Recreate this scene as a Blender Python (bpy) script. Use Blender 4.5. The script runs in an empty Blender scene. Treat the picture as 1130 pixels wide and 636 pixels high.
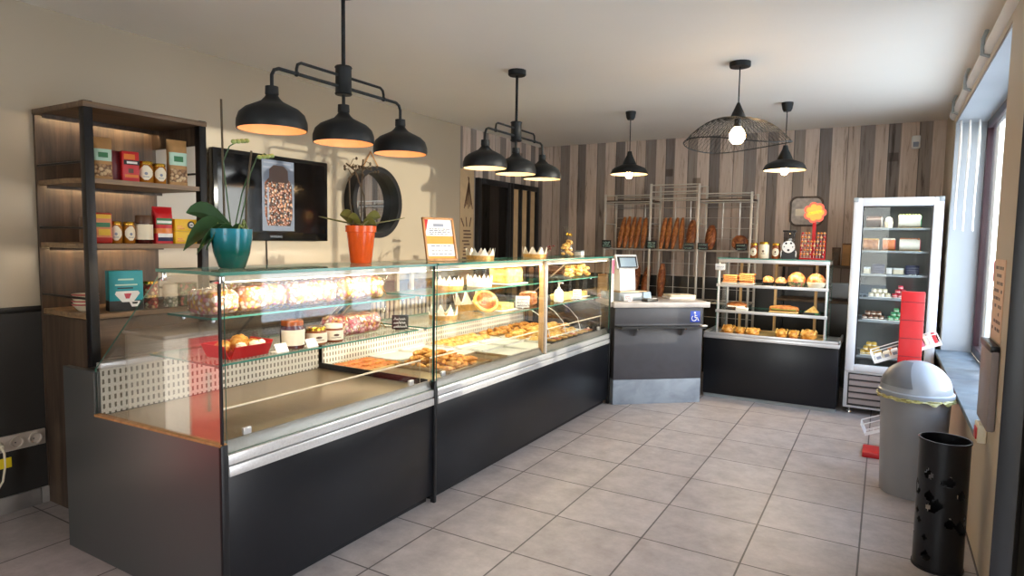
import bpy, bmesh, math, random
from mathutils import Vector, Matrix, noise
R = math.radians
C = bpy.context.scene.collection
scene = bpy.context.scene
PI = math.pi

# ------------------------------------------------------------------ materials
def lin(c):
    c = c / 255.0
    return c / 12.92 if c <= 0.04045 else ((c + 0.055) / 1.055) ** 2.4
def rgb(h):
    h = h.lstrip('#')
    return tuple(lin(int(h[i:i + 2], 16)) for i in (0, 2, 4)) + (1.0,)
def nodes(name):
    m = bpy.data.materials.new(name); m.use_nodes = True
    nt = m.node_tree; b = nt.nodes['Principled BSDF']
    return m, nt, b
def setb(b, **k):
    for n, v in k.items():
        n = n.replace('_', ' ')
        if n in b.inputs: b.inputs[n].default_value = v
def add(nt, t, **k):
    n = nt.nodes.new(t)
    for a, v in k.items(): setattr(n, a, v)
    return n
def coords(nt, scale=(1, 1, 1), rot=(0, 0, 0), loc=(0, 0, 0), kind='Object'):
    tc = add(nt, 'ShaderNodeTexCoord'); mp = add(nt, 'ShaderNodeMapping')
    mp.inputs['Scale'].default_value = scale; mp.inputs['Rotation'].default_value = rot; mp.inputs['Location'].default_value = loc
    nt.links.new(tc.outputs[kind], mp.inputs['Vector']); return mp.outputs['Vector']
def ramp(nt, fac, stops, interp='LINEAR'):
    r = add(nt, 'ShaderNodeValToRGB'); cr = r.color_ramp; cr.interpolation = interp
    while len(cr.elements) < len(stops): cr.elements.new(0.5)
    for e, (p, c) in zip(cr.elements, stops): e.position = p; e.color = rgb(c) if isinstance(c, str) else c
    nt.links.new(fac, r.inputs['Fac']); return r.outputs['Color']
def plain(name, col, rough=0.5, metal=0.0, var=0.06, scale=14, bump=0.0, spec=0.5, emit=0.0, trans=0.0):
    m, nt, b = nodes(name)
    v = coords(nt, (scale,) * 3)
    n = add(nt, 'ShaderNodeTexNoise'); n.inputs['Scale'].default_value = 1.0; n.inputs['Detail'].default_value = 4
    nt.links.new(v, n.inputs['Vector'])
    c = rgb(col)
    lo = tuple(max(0, x * (1 - var)) for x in c[:3]) + (1,); hi = tuple(min(1, x * (1 + var)) for x in c[:3]) + (1,)
    nt.links.new(ramp(nt, n.outputs['Fac'], [(0.3, lo), (0.7, hi)]), b.inputs['Base Color'])
    setb(b, Roughness=rough, Metallic=metal, Specular_IOR_Level=spec)
    if emit:
        b.inputs['Emission Color'].default_value = c; b.inputs['Emission Strength'].default_value = emit
    if trans: setb(b, Transmission_Weight=trans)
    if bump:
        bp = add(nt, 'ShaderNodeBump'); bp.inputs['Strength'].default_value = bump; bp.inputs['Distance'].default_value = 0.004
        nt.links.new(n.outputs['Fac'], bp.inputs['Height']); nt.links.new(bp.outputs['Normal'], b.inputs['Normal'])
    return m
def thin_glass(name, tint, base=0.045, rough=0.0, haze=0.0, gain=0.8):
    m = bpy.data.materials.new(name); m.use_nodes = True; nt = m.node_tree; nt.nodes.clear()
    out = add(nt, 'ShaderNodeOutputMaterial'); mix = add(nt, 'ShaderNodeMixShader')
    tr = add(nt, 'ShaderNodeBsdfTransparent'); gl = add(nt, 'ShaderNodeBsdfGlossy')
    tr.inputs['Color'].default_value = rgb(tint); gl.inputs['Roughness'].default_value = rough
    geo = add(nt, 'ShaderNodeNewGeometry'); dot = add(nt, 'ShaderNodeVectorMath', operation='DOT_PRODUCT')
    nt.links.new(geo.outputs['Normal'], dot.inputs[0]); nt.links.new(geo.outputs['Incoming'], dot.inputs[1])
    ab = add(nt, 'ShaderNodeMath', operation='ABSOLUTE'); nt.links.new(dot.outputs['Value'], ab.inputs[0])
    sb = add(nt, 'ShaderNodeMath', operation='SUBTRACT'); sb.inputs[0].default_value = 1; nt.links.new(ab.outputs[0], sb.inputs[1])
    pw = add(nt, 'ShaderNodeMath', operation='POWER'); pw.inputs[1].default_value = 5; nt.links.new(sb.outputs[0], pw.inputs[0])
    ma = add(nt, 'ShaderNodeMath', operation='MULTIPLY_ADD'); ma.inputs[1].default_value = gain; ma.inputs[2].default_value = base
    nt.links.new(pw.outputs[0], ma.inputs[0]); nt.links.new(ma.outputs[0], mix.inputs[0])
    nt.links.new(tr.outputs[0], mix.inputs[1]); nt.links.new(gl.outputs[0], mix.inputs[2])
    last = mix.outputs[0]
    if haze:
        m2 = add(nt, 'ShaderNodeMixShader'); df = add(nt, 'ShaderNodeBsdfDiffuse'); df.inputs['Color'].default_value = rgb('#ffffff')
        m2.inputs[0].default_value = haze; nt.links.new(last, m2.inputs[1]); nt.links.new(df.outputs[0], m2.inputs[2]); last = m2.outputs[0]
    nt.links.new(last, out.inputs['Surface']); return m
def emitter(name, col, s):
    m = bpy.data.materials.new(name); m.use_nodes = True; nt = m.node_tree; nt.nodes.clear()
    out = add(nt, 'ShaderNodeOutputMaterial'); e = add(nt, 'ShaderNodeEmission'); e.inputs[0].default_value = rgb(col); e.inputs[1].default_value = s
    nt.links.new(e.outputs[0], out.inputs['Surface']); return m
def wood(name, a, b_, c, rough=0.5, axis='z', scale=1.0):
    m, nt, b = nodes(name)
    s = {'x': (1.2, 16, 16), 'y': (16, 1.2, 16), 'z': (16, 16, 1.2)}[axis]
    v = coords(nt, tuple(x * scale for x in s))
    n = add(nt, 'ShaderNodeTexNoise'); n.inputs['Scale'].default_value = 1.6; n.inputs['Detail'].default_value = 8; n.inputs['Roughness'].default_value = 0.65
    n.inputs['Distortion'].default_value = 0.6
    nt.links.new(v, n.inputs['Vector'])
    nt.links.new(ramp(nt, n.outputs['Fac'], [(0.28, a), (0.5, b_), (0.72, c)]), b.inputs['Base Color'])
    setb(b, Roughness=rough)
    bp = add(nt, 'ShaderNodeBump'); bp.inputs['Strength'].default_value = 0.15; bp.inputs['Distance'].default_value = 0.002
    nt.links.new(n.outputs['Fac'], bp.inputs['Height']); nt.links.new(bp.outputs['Normal'], b.inputs['Normal'])
    return m
def cells(name, cols, scale=30, rough=0.35, dark='#5a3a20', spec=0.5, emit=0):
    """multicoloured voronoi cells: sweets, nuts, sprinkles seen through a bag or on a screen"""
    m, nt, b = nodes(name)
    v = coords(nt, (scale,) * 3)
    vo = add(nt, 'ShaderNodeTexVoronoi'); vo.inputs['Scale'].default_value = 1; nt.links.new(v, vo.inputs['Vector'])
    sp = add(nt, 'ShaderNodeSeparateColor'); nt.links.new(vo.outputs['Color'], sp.inputs['Color'])
    k = len(cols)
    col = ramp(nt, sp.outputs[0], [(i / k, c) for i, c in enumerate(cols)], 'CONSTANT')
    mx = add(nt, 'ShaderNodeMixRGB'); mx.inputs[2].default_value = rgb(dark)
    f = ramp(nt, vo.outputs['Distance'], [(0.42, (0, 0, 0, 1)), (0.75, (1, 1, 1, 1))])
    nt.links.new(f, mx.inputs[0]); nt.links.new(col, mx.inputs[1]); nt.links.new(mx.outputs[0], b.inputs['Base Color'])
    setb(b, Roughness=rough, Specular_IOR_Level=spec)
    if emit: nt.links.new(mx.outputs[0], b.inputs['Emission Color']); b.inputs['Emission Strength'].default_value = emit
    bp = add(nt, 'ShaderNodeBump'); bp.inputs['Strength'].default_value = 0.5; bp.inputs['Distance'].default_value = 0.01; bp.invert = True
    nt.links.new(vo.outputs['Distance'], bp.inputs['Height']); nt.links.new(bp.outputs['Normal'], b.inputs['Normal'])
    return m
def crust(name, a, b_, c, scale=20, rough=0.55):
    m, nt, b = nodes(name)
    v = coords(nt, (scale,) * 3)
    n = add(nt, 'ShaderNodeTexNoise'); n.inputs['Scale'].default_value = 1.5; n.inputs['Detail'].default_value = 6
    nt.links.new(v, n.inputs['Vector'])
    nt.links.new(ramp(nt, n.outputs['Fac'], [(0.3, a), (0.5, b_), (0.7, c)]), b.inputs['Base Color'])
    setb(b, Roughness=rough)
    bp = add(nt, 'ShaderNodeBump'); bp.inputs['Strength'].default_value = 0.5; bp.inputs['Distance'].default_value = 0.006
    nt.links.new(n.outputs['Fac'], bp.inputs['Height']); nt.links.new(bp.outputs['Normal'], b.inputs['Normal'])
    return m

def m_floor():
    m, nt, b = nodes('floor_tiles')
    TX, TY, T = -1.834, 0.157, 0.45
    v = coords(nt, (1, 1, 1), loc=(-TX + 9 * T, -TY + 9 * T, 0))
    br = add(nt, 'ShaderNodeTexBrick', offset=0.0, squash=1.0)
    br.inputs['Scale'].default_value = 1.0; br.inputs['Mortar Size'].default_value = 0.0042; br.inputs['Mortar Smooth'].default_value = 0.1
    br.inputs['Brick Width'].default_value = T; br.inputs['Row Height'].default_value = T; br.inputs['Bias'].default_value = 0
    br.inputs['Color1'].default_value = rgb('#b5aba7'); br.inputs['Color2'].default_value = rgb('#beb4b0'); br.inputs['Mortar'].default_value = rgb('#5c5452')
    nt.links.new(v, br.inputs['Vector'])
    n = add(nt, 'ShaderNodeTexNoise'); n.inputs['Scale'].default_value = 7.0; n.inputs['Detail'].default_value = 9; n.inputs['Roughness'].default_value = 0.72
    nt.links.new(v, n.inputs['Vector'])
    mx = add(nt, 'ShaderNodeMixRGB', blend_type='MULTIPLY'); mx.inputs[0].default_value = 1
    nt.links.new(br.outputs['Color'], mx.inputs[1]); nt.links.new(ramp(nt, n.outputs['Fac'], [(0.3, '#d0cecd'), (0.7, '#ffffff')]), mx.inputs[2])
    nt.links.new(mx.outputs[0], b.inputs['Base Color'])
    setb(b, Roughness=0.38, Specular_IOR_Level=0.45)
    bp = add(nt, 'ShaderNodeBump'); bp.inputs['Strength'].default_value = 0.5; bp.inputs['Distance'].default_value = 0.002; bp.invert = True
    nt.links.new(br.outputs['Fac'], bp.inputs['Height']); nt.links.new(bp.outputs['Normal'], b.inputs['Normal'])
    return m
def m_planks(name, axis):
    """papered wall of vertical weathered boards in greys and driftwood beiges"""
    m, nt, b = nodes(name)
    tc = add(nt, 'ShaderNodeTexCoord'); sep = add(nt, 'ShaderNodeSeparateXYZ'); nt.links.new(tc.outputs['Object'], sep.inputs[0])
    u = sep.outputs[axis]
    def mth(op, a, bb=None):
        n = add(nt, 'ShaderNodeMath', operation=op)
        for i, q in enumerate((a, bb)):
            if q is None: continue
            if isinstance(q, (int, float)): n.inputs[i].default_value = q
            else: nt.links.new(q, n.inputs[i])
        return n.outputs[0]
    W = 1.06
    s = mth('ADD', mth('DIVIDE', u, W), 20.13)
    fr = mth('FRACT', s)
    st = [(0, '#d6c6b8'), (0.10, '#8a827d'), (0.19, '#dccbbd'), (0.33, '#a0968e'), (0.42, '#e2d2c4'), (0.55, '#857d78'), (0.65, '#d8c8ba'), (0.78, '#cdbdaf'), (0.88, '#958c86')]
    col = ramp(nt, fr, st, 'CONSTANT')
    edge = ramp(nt, fr, [(0, '#000000')] + [x for p, _ in st[1:] for x in ((p - 0.004, '#000000'), (p, '#ffffff'), (p + 0.006, '#000000'))][:27], 'CONSTANT')
    v = coords(nt, (13, 13, 0.9))
    n = add(nt, 'ShaderNodeTexNoise'); n.inputs['Scale'].default_value = 2.2; n.inputs['Detail'].default_value = 9; n.inputs['Roughness'].default_value = 0.7; n.inputs['Distortion'].default_value = 0.8
    nt.links.new(v, n.inputs['Vector'])
    mx = add(nt, 'ShaderNodeMixRGB', blend_type='MULTIPLY'); mx.inputs[0].default_value = 1
    nt.links.new(col, mx.inputs[1]); nt.links.new(ramp(nt, n.outputs['Fac'], [(0.30, '#8a7a6e'), (0.44, '#e8dfd8'), (0.75, '#ffffff')]), mx.inputs[2])
    # small square branding marks on the boards
    vo = add(nt, 'ShaderNodeTexVoronoi', distance='CHEBYCHEV'); vo.inputs['Scale'].default_value = 2.3
    nt.links.new(coords(nt, (1.0, 1.0, 1.0), loc=(0.2, 0.1, 0.3)), vo.inputs['Vector'])
    mk = ramp(nt, vo.outputs['Distance'], [(0.0, '#b5aaa0'), (0.085, '#b5aaa0'), (0.1, '#ffffff')])
    m3 = add(nt, 'ShaderNodeMixRGB', blend_type='MULTIPLY'); m3.inputs[0].default_value = 0.9
    nt.links.new(mx.outputs[0], m3.inputs[1]); nt.links.new(mk, m3.inputs[2])
    m2 = add(nt, 'ShaderNodeMixRGB'); m2.inputs[2].default_value = rgb('#3b342f')
    e2 = mth('MULTIPLY', edge, 0.6); nt.links.new(e2, m2.inputs[0]); nt.links.new(m3.outputs[0], m2.inputs[1])
    nt.links.new(m2.outputs[0], b.inputs['Base Color']); setb(b, Roughness=0.62)
    return m
def m_perforated():
    m, nt, b = nodes('perforated_white')
    v = coords(nt, (1, 1, 1), rot=(0, 0, 0), kind='Object')
    sp = add(nt, 'ShaderNodeSeparateXYZ'); nt.links.new(v, sp.inputs[0]); cb = add(nt, 'ShaderNodeCombineXYZ')
    nt.links.new(sp.outputs[1], cb.inputs[0]); nt.links.new(sp.outputs[2], cb.inputs[1])
    br = add(nt, 'ShaderNodeTexBrick', offset=0.0, squash=1.0); br.inputs['Scale'].default_value = 1
    br.inputs['Brick Width'].default_value = 0.024; br.inputs['Row Height'].default_value = 0.036; br.inputs['Mortar Size'].default_value = 0.0075; br.inputs['Mortar Smooth'].default_value = 0.05
    br.inputs['Color1'].default_value = rgb('#6c6456'); br.inputs['Color2'].default_value = rgb('#7c7464'); br.inputs['Mortar'].default_value = rgb('#ece6d8')
    nt.links.new(cb.outputs[0], br.inputs['Vector']); nt.links.new(br.outputs['Color'], b.inputs['Base Color']); setb(b, Roughness=0.4)
    return m
def m_brushed(name, col, rough=0.3, metal=1.0):
    m, nt, b = nodes(name)
    v = coords(nt, (3, 160, 160)); n = add(nt, 'ShaderNodeTexNoise'); n.inputs['Scale'].default_value = 1; n.inputs['Detail'].default_value = 3
    nt.links.new(v, n.inputs['Vector'])
    c = rgb(col)
    nt.links.new(ramp(nt, n.outputs['Fac'], [(0.3, tuple(x * .85 for x in c[:3]) + (1,)), (0.7, c)]), b.inputs['Base Color'])
    setb(b, Roughness=rough, Metallic=metal); return m
def m_marble(name, a, b_, rough=0.35):
    m, nt, b = nodes(name)
    n = add(nt, 'ShaderNodeTexNoise'); n.inputs['Scale'].default_value = 1; n.inputs['Detail'].default_value = 9; n.inputs['Distortion'].default_value = 0.6
    nt.links.new(coords(nt, (7, 7, 9)), n.inputs['Vector'])
    nt.links.new(ramp(nt, n.outputs['Fac'], [(0.35, a), (0.62, b_)]), b.inputs['Base Color']); setb(b, Roughness=rough); return m
def m_paint(name, col, rough, coat=0.0):
    m, nt, b = nodes(name)
    n = add(nt, 'ShaderNodeTexNoise'); n.inputs['Scale'].default_value = 1; n.inputs['Detail'].default_value = 2
    nt.links.new(coords(nt, (0.9, 0.9, 0.9)), n.inputs['Vector'])
    c = rgb(col); nt.links.new(ramp(nt, n.outputs['Fac'], [(0.35, tuple(x * .96 for x in c[:3]) + (1,)), (0.65, c)]), b.inputs['Base Color'])
    setb(b, Roughness=rough, Coat_Weight=coat, Coat_Roughness=0.12)
    if coat:
        bp = add(nt, 'ShaderNodeBump'); bp.inputs['Strength'].default_value = 0.5; bp.inputs['Distance'].default_value = 0.03
        n2 = add(nt, 'ShaderNodeTexNoise'); n2.inputs['Scale'].default_value = 1.3; nt.links.new(coords(nt, (1, 1.4, 0.5)), n2.inputs['Vector'])
        nt.links.new(n2.outputs['Fac'], bp.inputs['Height']); nt.links.new(bp.outputs['Normal'], b.inputs['Coat Normal']); nt.links.new(bp.outputs['Normal'], b.inputs['Normal'])
    return m

M = {}
M['floor'] = m_floor(); M['ceiling'] = m_paint('ceiling_paint', '#f7f0e4', 0.6)
M['wall_cream'] = m_paint('cream_gloss_paint', '#b8a992', 0.33, 0.35); M['wall_beige'] = m_paint('beige_paint', '#c4b49c', 0.55)
M['planks_x'] = m_planks('board_paper_back', 0); M['planks_y'] = m_planks('board_paper_side', 1)
M['wainscot'] = m_paint('charcoal_gloss_paint', '#3a3836', 0.22, 0.3)
M['black_trim'] = plain('black_trim', '#141312', 0.3); M['reveal'] = plain('white_reveal_paint', '#a6aaae', 0.6, scale=2)
M['wall_tile'] = m_marble('grey_skirting_tile', '#8d8784', '#a29a94', 0.4)
M['black_panel'] = plain('black_laminate', '#17181c', 0.3, scale=3, var=0.1, spec=0.3)
M['satin_dark'] = plain('satin_dark_metal', '#6a6f70', 0.33, 0.75, var=0.03, scale=1.5)
M['alu'] = m_brushed('white_aluminium', '#e4e3e2', 0.28, 0.55); M['steel'] = m_brushed('brushed_steel', '#c8b090', 0.30, 0.75)
M['steel_lip'] = m_brushed('steel_lip', '#8f8d86', 0.36, 0.75)
M['chrome'] = plain('chrome', '#d8d8d6', 0.12, 1.0); M['black_metal'] = plain('black_metal', '#17171a', 0.38, 0.3)
M['matt_black'] = plain('matt_black_metal', '#15181a', 0.5, spec=0.35); M['cream_metal'] = plain('cream_enamel', '#e9dcc0', 0.4)
M['white_plastic'] = plain('white_plastic', '#eeebe6', 0.4, scale=4); M['perforated'] = m_perforated()
M['glass'] = thin_glass('clear_glass', '#fefefe', 0.055); M['fridge_glass'] = thin_glass('fridge_door_glass', '#fafcfc', 0.02); M['end_glass'] = thin_glass('coated_glass', '#fbfbfb', 0.17); M['top_glass'] = thin_glass('green_tinted_glass', '#f5faf6', 0.07)
M['window_glass'] = thin_glass('window_glass', '#f4f8fa', 0.05); M['door_glass'] = thin_glass('dark_door_glass', '#3c3c40', 0.08)
M['jar_glass'] = thin_glass('jar_glass', '#fbfbf6', 0.06); M['film'] = thin_glass('clear_film', '#ffffff', 0.05, 0.12, haze=0.0)
M['edge'] = plain('green_glass_edge', '#4c8a7a', 0.15, emit=0.0)
M['wood_dark'] = wood('dark_oak', '#2c221c', '#4b3b2f', '#66523f', 0.5, 'z'); M['wood_shelf'] = wood('pale_oak_shelf', '#5f4c38', '#85694c', '#a0835f', 0.45, 'y')
M['wood_top'] = wood('oak_top_board', '#4a3a2c', '#67523e', '#7d644a', 0.45, 'y'); M['wood_pale'] = wood('pale_beech', '#b58b5a', '#d1a873', '#e0bd8c', 0.5, 'z')
M['wood_frame'] = wood('pine_frame', '#9b6a3c', '#bb8550', '#cc9a63', 0.45, 'z'); M['wood_tray'] = wood('bamboo_tray', '#c79d5e', '#dcb87a', '#e8c98f', 0.5, 'x')
M['led'] = emitter('led_strip', '#fff0d0', 14); M['led_shelf'] = emitter('shelf_led', '#ffdfae', 48)
M['bulb'] = emitter('warm_bulb', '#ffd298', 55); M['shade_in'] = plain('cream_enamel_inside', '#f6e8cf', 0.5)
M['shade_in_copper'] = plain('copper_inside', '#e6b68a', 0.45); M['bulb_dim'] = emitter('dim_warm_bulb', '#ffcf98', 22)
M['teal_pot'] = None
def m_grad(name, a, b_, z0, z1, rough=0.15):
    m, nt, b = nodes(name)
    tc = add(nt, 'ShaderNodeTexCoord'); sp = add(nt, 'ShaderNodeSeparateXYZ'); nt.links.new(tc.outputs['Object'], sp.inputs[0])
    mr = add(nt, 'ShaderNodeMapRange'); mr.inputs[1].default_value = z0; mr.inputs[2].default_value = z1; nt.links.new(sp.outputs[2], mr.inputs[0])
    nt.links.new(ramp(nt, mr.outputs[0], [(0, a), (0.4, a), (1, b_)]), b.inputs['Base Color']); setb(b, Roughness=rough); return m
M['teal_pot'] = m_grad('teal_glaze', '#0b5a50', '#2a8aa0', 0.0, 0.16)
M['orange_pot'] = plain('orange_glaze', '#ee5f1c', 0.25); M['soil'] = plain('bark_soil', '#3a2a1c', 0.9, bump=0.8, scale=60)
M['leaf'] = plain('orchid_leaf', '#35552f', 0.35, var=0.2); M['leaf_olive'] = plain('olive_leaf', '#6c6a2e', 0.35, var=0.25); M['stem'] = plain('brown_stem', '#4a3c25', 0.6); M['bud'] = plain('green_bud', '#8fa05a', 0.5)
M['red'] = plain('red_plastic', '#c4121a', 0.4); M['red_pack'] = plain('red_foil', '#c22a20', 0.3); M['red_dark'] = plain('dark_red_foil', '#6b1a22', 0.35)
M['orange_pack'] = plain('orange_foil', '#dc7a22', 0.3); M['yellow_pack'] = plain('yellow_card', '#f0bf1c', 0.45); M['teal_pack'] = plain('teal_card', '#1f9aa6', 0.4)
M['kraft'] = plain('kraft_paper', '#b68a56', 0.65, var=0.15); M['brown_pack'] = plain('brown_foil', '#5a3a22', 0.4)
M['black'] = plain('black_card', '#161616', 0.5); M['white'] = plain('white_card', '#f3f0ea', 0.6); M['navy'] = plain('navy_print', '#1d2450', 0.4); M['green_print'] = plain('green_print', '#2f7a4a', 0.45); M['pink'] = plain('pink_print', '#e56a86', 0.5)
M['grey_print'] = plain('grey_print', '#8d93a3', 0.6); M['mint'] = plain('mint_print', '#bfe0cc', 0.6); M['blue_sign'] = plain('blue_sign', '#1b45b8', 0.35); M['cream_label'] = plain('cream_label', '#efe3c8', 0.55)
M['honey'] = plain('honey', '#a8691e', 0.12, spec=0.8); M['gold_lid'] = plain('gold_lid', '#cfa23a', 0.25, 0.9); M['jam'] = plain('dark_jam', '#471612', 0.12, spec=0.8); M['caramel'] = plain('caramel', '#8c4a24', 0.15)
M['crown_gold'] = plain('gold_card', '#d0a05c', 0.35, 0.35, var=0.25, scale=60); M['crown_white'] = plain('white_gilt_card', '#f4ead6', 0.4, 0.1, var=0.12, scale=60)
M['baguette'] = crust('baguette_crust', '#7a3d17', '#a4602a', '#c98a4c', 14); M['bread'] = crust('dark_crust', '#5f2c12', '#8c4b22', '#b87a45', 18)
M['croissant'] = crust('butter_crust', '#b0651e', '#d8943c', '#efc070', 24, 0.4); M['puff'] = crust('pale_puff', '#c98a36', '#e8b75c', '#f6d68c', 24, 0.45); M['bun'] = crust('glazed_bun', '#7c3a1a', '#b06a38', '#d9a070', 26, 0.35)
M['sponge'] = crust('yellow_sponge', '#e0a840', '#f0cc72', '#f8e29e', 40, 0.7); M['brioche'] = crust('brioche', '#d28a3a', '#eab85e', '#f6d88e', 18, 0.5); M['flat'] = crust('tomato_flatbread', '#b4521f', '#d67a34', '#ecb25e', 26, 0.5)
M['cream'] = plain('whipped_cream', '#f6efdf', 0.5); M['choc'] = plain('chocolate', '#3a1f14', 0.35); M['berry'] = plain('berry', '#c33a4c', 0.3)
M['candy'] = cells('mixed_sweets', ['#f6c9b0', '#f2a13a', '#f9efe0', '#e98a9a', '#ffdc6a', '#f7e6d4', '#c58a5a', '#fff6ea', '#e9b0b4', '#f0c36a'], 62, 0.3, '#b5805a')
M['candy_pink'] = cells('pink_sweets', ['#e9808c', '#f3b3a6', '#f5d6a8', '#d9606c', '#f7e2d2', '#e8a04a', '#f0a0ac'], 66, 0.3, '#a05040')
M['nuts'] = cells('nut_picture', ['#7b4a34', '#a36a4a', '#5c3526', '#c08c6a', '#8a5540', '#3f2620'], 55, 0.3, '#2a1712', emit=0.1)
M['picture_lid'] = plain('picture_lid', '#4a342c', 0.3, emit=0.15); M['picture_bg'] = plain('picture_background', '#6d7686', 0.3, emit=0.2); M['screen'] = plain('dark_screen', '#08080a', 0.07, spec=0.6)
M['tv_black'] = plain('gloss_black', '#0b0b0d', 0.12); M['mirror'] = plain('mirror_silver', '#dfe2e2', 0.02, 1.0, var=0.0)
M['cardboard'] = plain('cardboard', '#c2a277', 0.75, var=0.08); M['tin_art'] = cells('floral_tin', ['#c23a2c', '#d8b07a', '#b0302a', '#e6cfa0', '#8a2a24'], 60, 0.35, '#5a201a'); M['tin_art_green'] = cells('meadow_tin', ['#7a8a58', '#b08a70', '#9aa57a', '#c06a5a', '#5a6a44'], 60, 0.4, '#4a4a34'); M['pattern_jar'] = cells('speckled_jar', ['#e6e0cc', '#b8b89a', '#f0ead8', '#8f9a80'], 70, 0.4, '#7a7a66')
M['slate'] = m_marble('slate_sill', '#5d6871', '#79848c', 0.4); M['till_panel'] = m_marble('grey_laminate', '#424146', '#47464b', 0.5); M['till_kick'] = m_marble('grey_stone_laminate', '#868f99', '#99a2ac', 0.5)
M['worktop'] = m_marble('pale_worktop', '#b3aba6', '#c2bab4', 0.3); M['burgundy'] = plain('burgundy_frame', '#331a1f', 0.4); M['blind'] = plain('white_blind', '#e9e6e2', 0.55, scale=3)
M['bin_grey'] = plain('bin_grey', '#8b8b8e', 0.42, scale=4); M['bin_flap'] = plain('bin_flap_grey', '#6b6e74', 0.35, scale=4); M['bin_lid'] = plain('bin_lid_grey', '#8f949c', 0.3, scale=4); M['bag_film'] = plain('yellow_bag_film', '#b5ac70', 0.25, trans=0.3, scale=50, var=0.2)
M['door_dark'] = plain('dark_door_paint', '#2c3038', 0.28, scale=3); M['door_black'] = plain('door_black', '#121316', 0.4)
M['fridge_white'] = plain('fridge_white', '#dcdfe4', 0.35, scale=3); M['fridge_in'] = plain('fridge_lining', '#6a7070', 0.45, scale=3); M['grille'] = plain('fridge_grille', '#8d807c', 0.5)
M['wire'] = plain('white_wire', '#f0f0ee', 0.35); M['macaron_cream'] = plain('cream_macaron', '#ecdcb8', 0.5); M['macaron_pink'] = plain('pink_macaron', '#dc4a5c', 0.5); M['macaron_brown'] = plain('brown_macaron', '#8a6048', 0.5); M['macaron_green'] = plain('green_macaron', '#5fb57e', 0.5); M['macaron_yellow'] = plain('yellow_macaron', '#e8b93a', 0.5); M['macaron_orange'] = plain('orange_macaron', '#e08a5a', 0.5)
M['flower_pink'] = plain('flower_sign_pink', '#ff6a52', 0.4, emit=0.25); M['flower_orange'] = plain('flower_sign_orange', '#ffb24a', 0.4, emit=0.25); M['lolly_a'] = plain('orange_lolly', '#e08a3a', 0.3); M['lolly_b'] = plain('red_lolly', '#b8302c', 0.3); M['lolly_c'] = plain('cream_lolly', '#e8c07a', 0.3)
M['screen_blue'] = plain('pale_display', '#9fb3c0', 0.15); M['till_black'] = plain('black_plastic', '#1a1a1c', 0.35); M['till_grey'] = plain('grey_plastic', '#9aa1a4', 0.4); M['cable_yellow'] = plain('yellow_tag', '#f0d21c', 0.5); M['outside'] = plain('pale_paving', '#dcd8d0', 0.8, scale=1)
M['rack_steel'] = plain('rack_steel', '#d2ccc2', 0.35, 0.6); M['bottle_print'] = plain('bottle_print', '#e8e2c0', 0.5); M['sticker_red'] = plain('sticker_red', '#e0404a', 0.5)
M['oval_plaque'] = plain('plaque_paper', '#b9aea4', 0.6, var=0.25, scale=25); M['orange_band'] = plain('orange_band', '#e09a35', 0.5); M['poster_tan'] = plain('tan_poster', '#c2a680', 0.6); M['poster_orange'] = plain('peach_poster', '#e8c0a0', 0.6)
M['dispenser'] = thin_glass('smoky_plastic', '#b9b9b9', 0.08); M['waffle'] = crust('waffle', '#8a4a20', '#b4703a', '#d49a5e', 60, 0.6)

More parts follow.
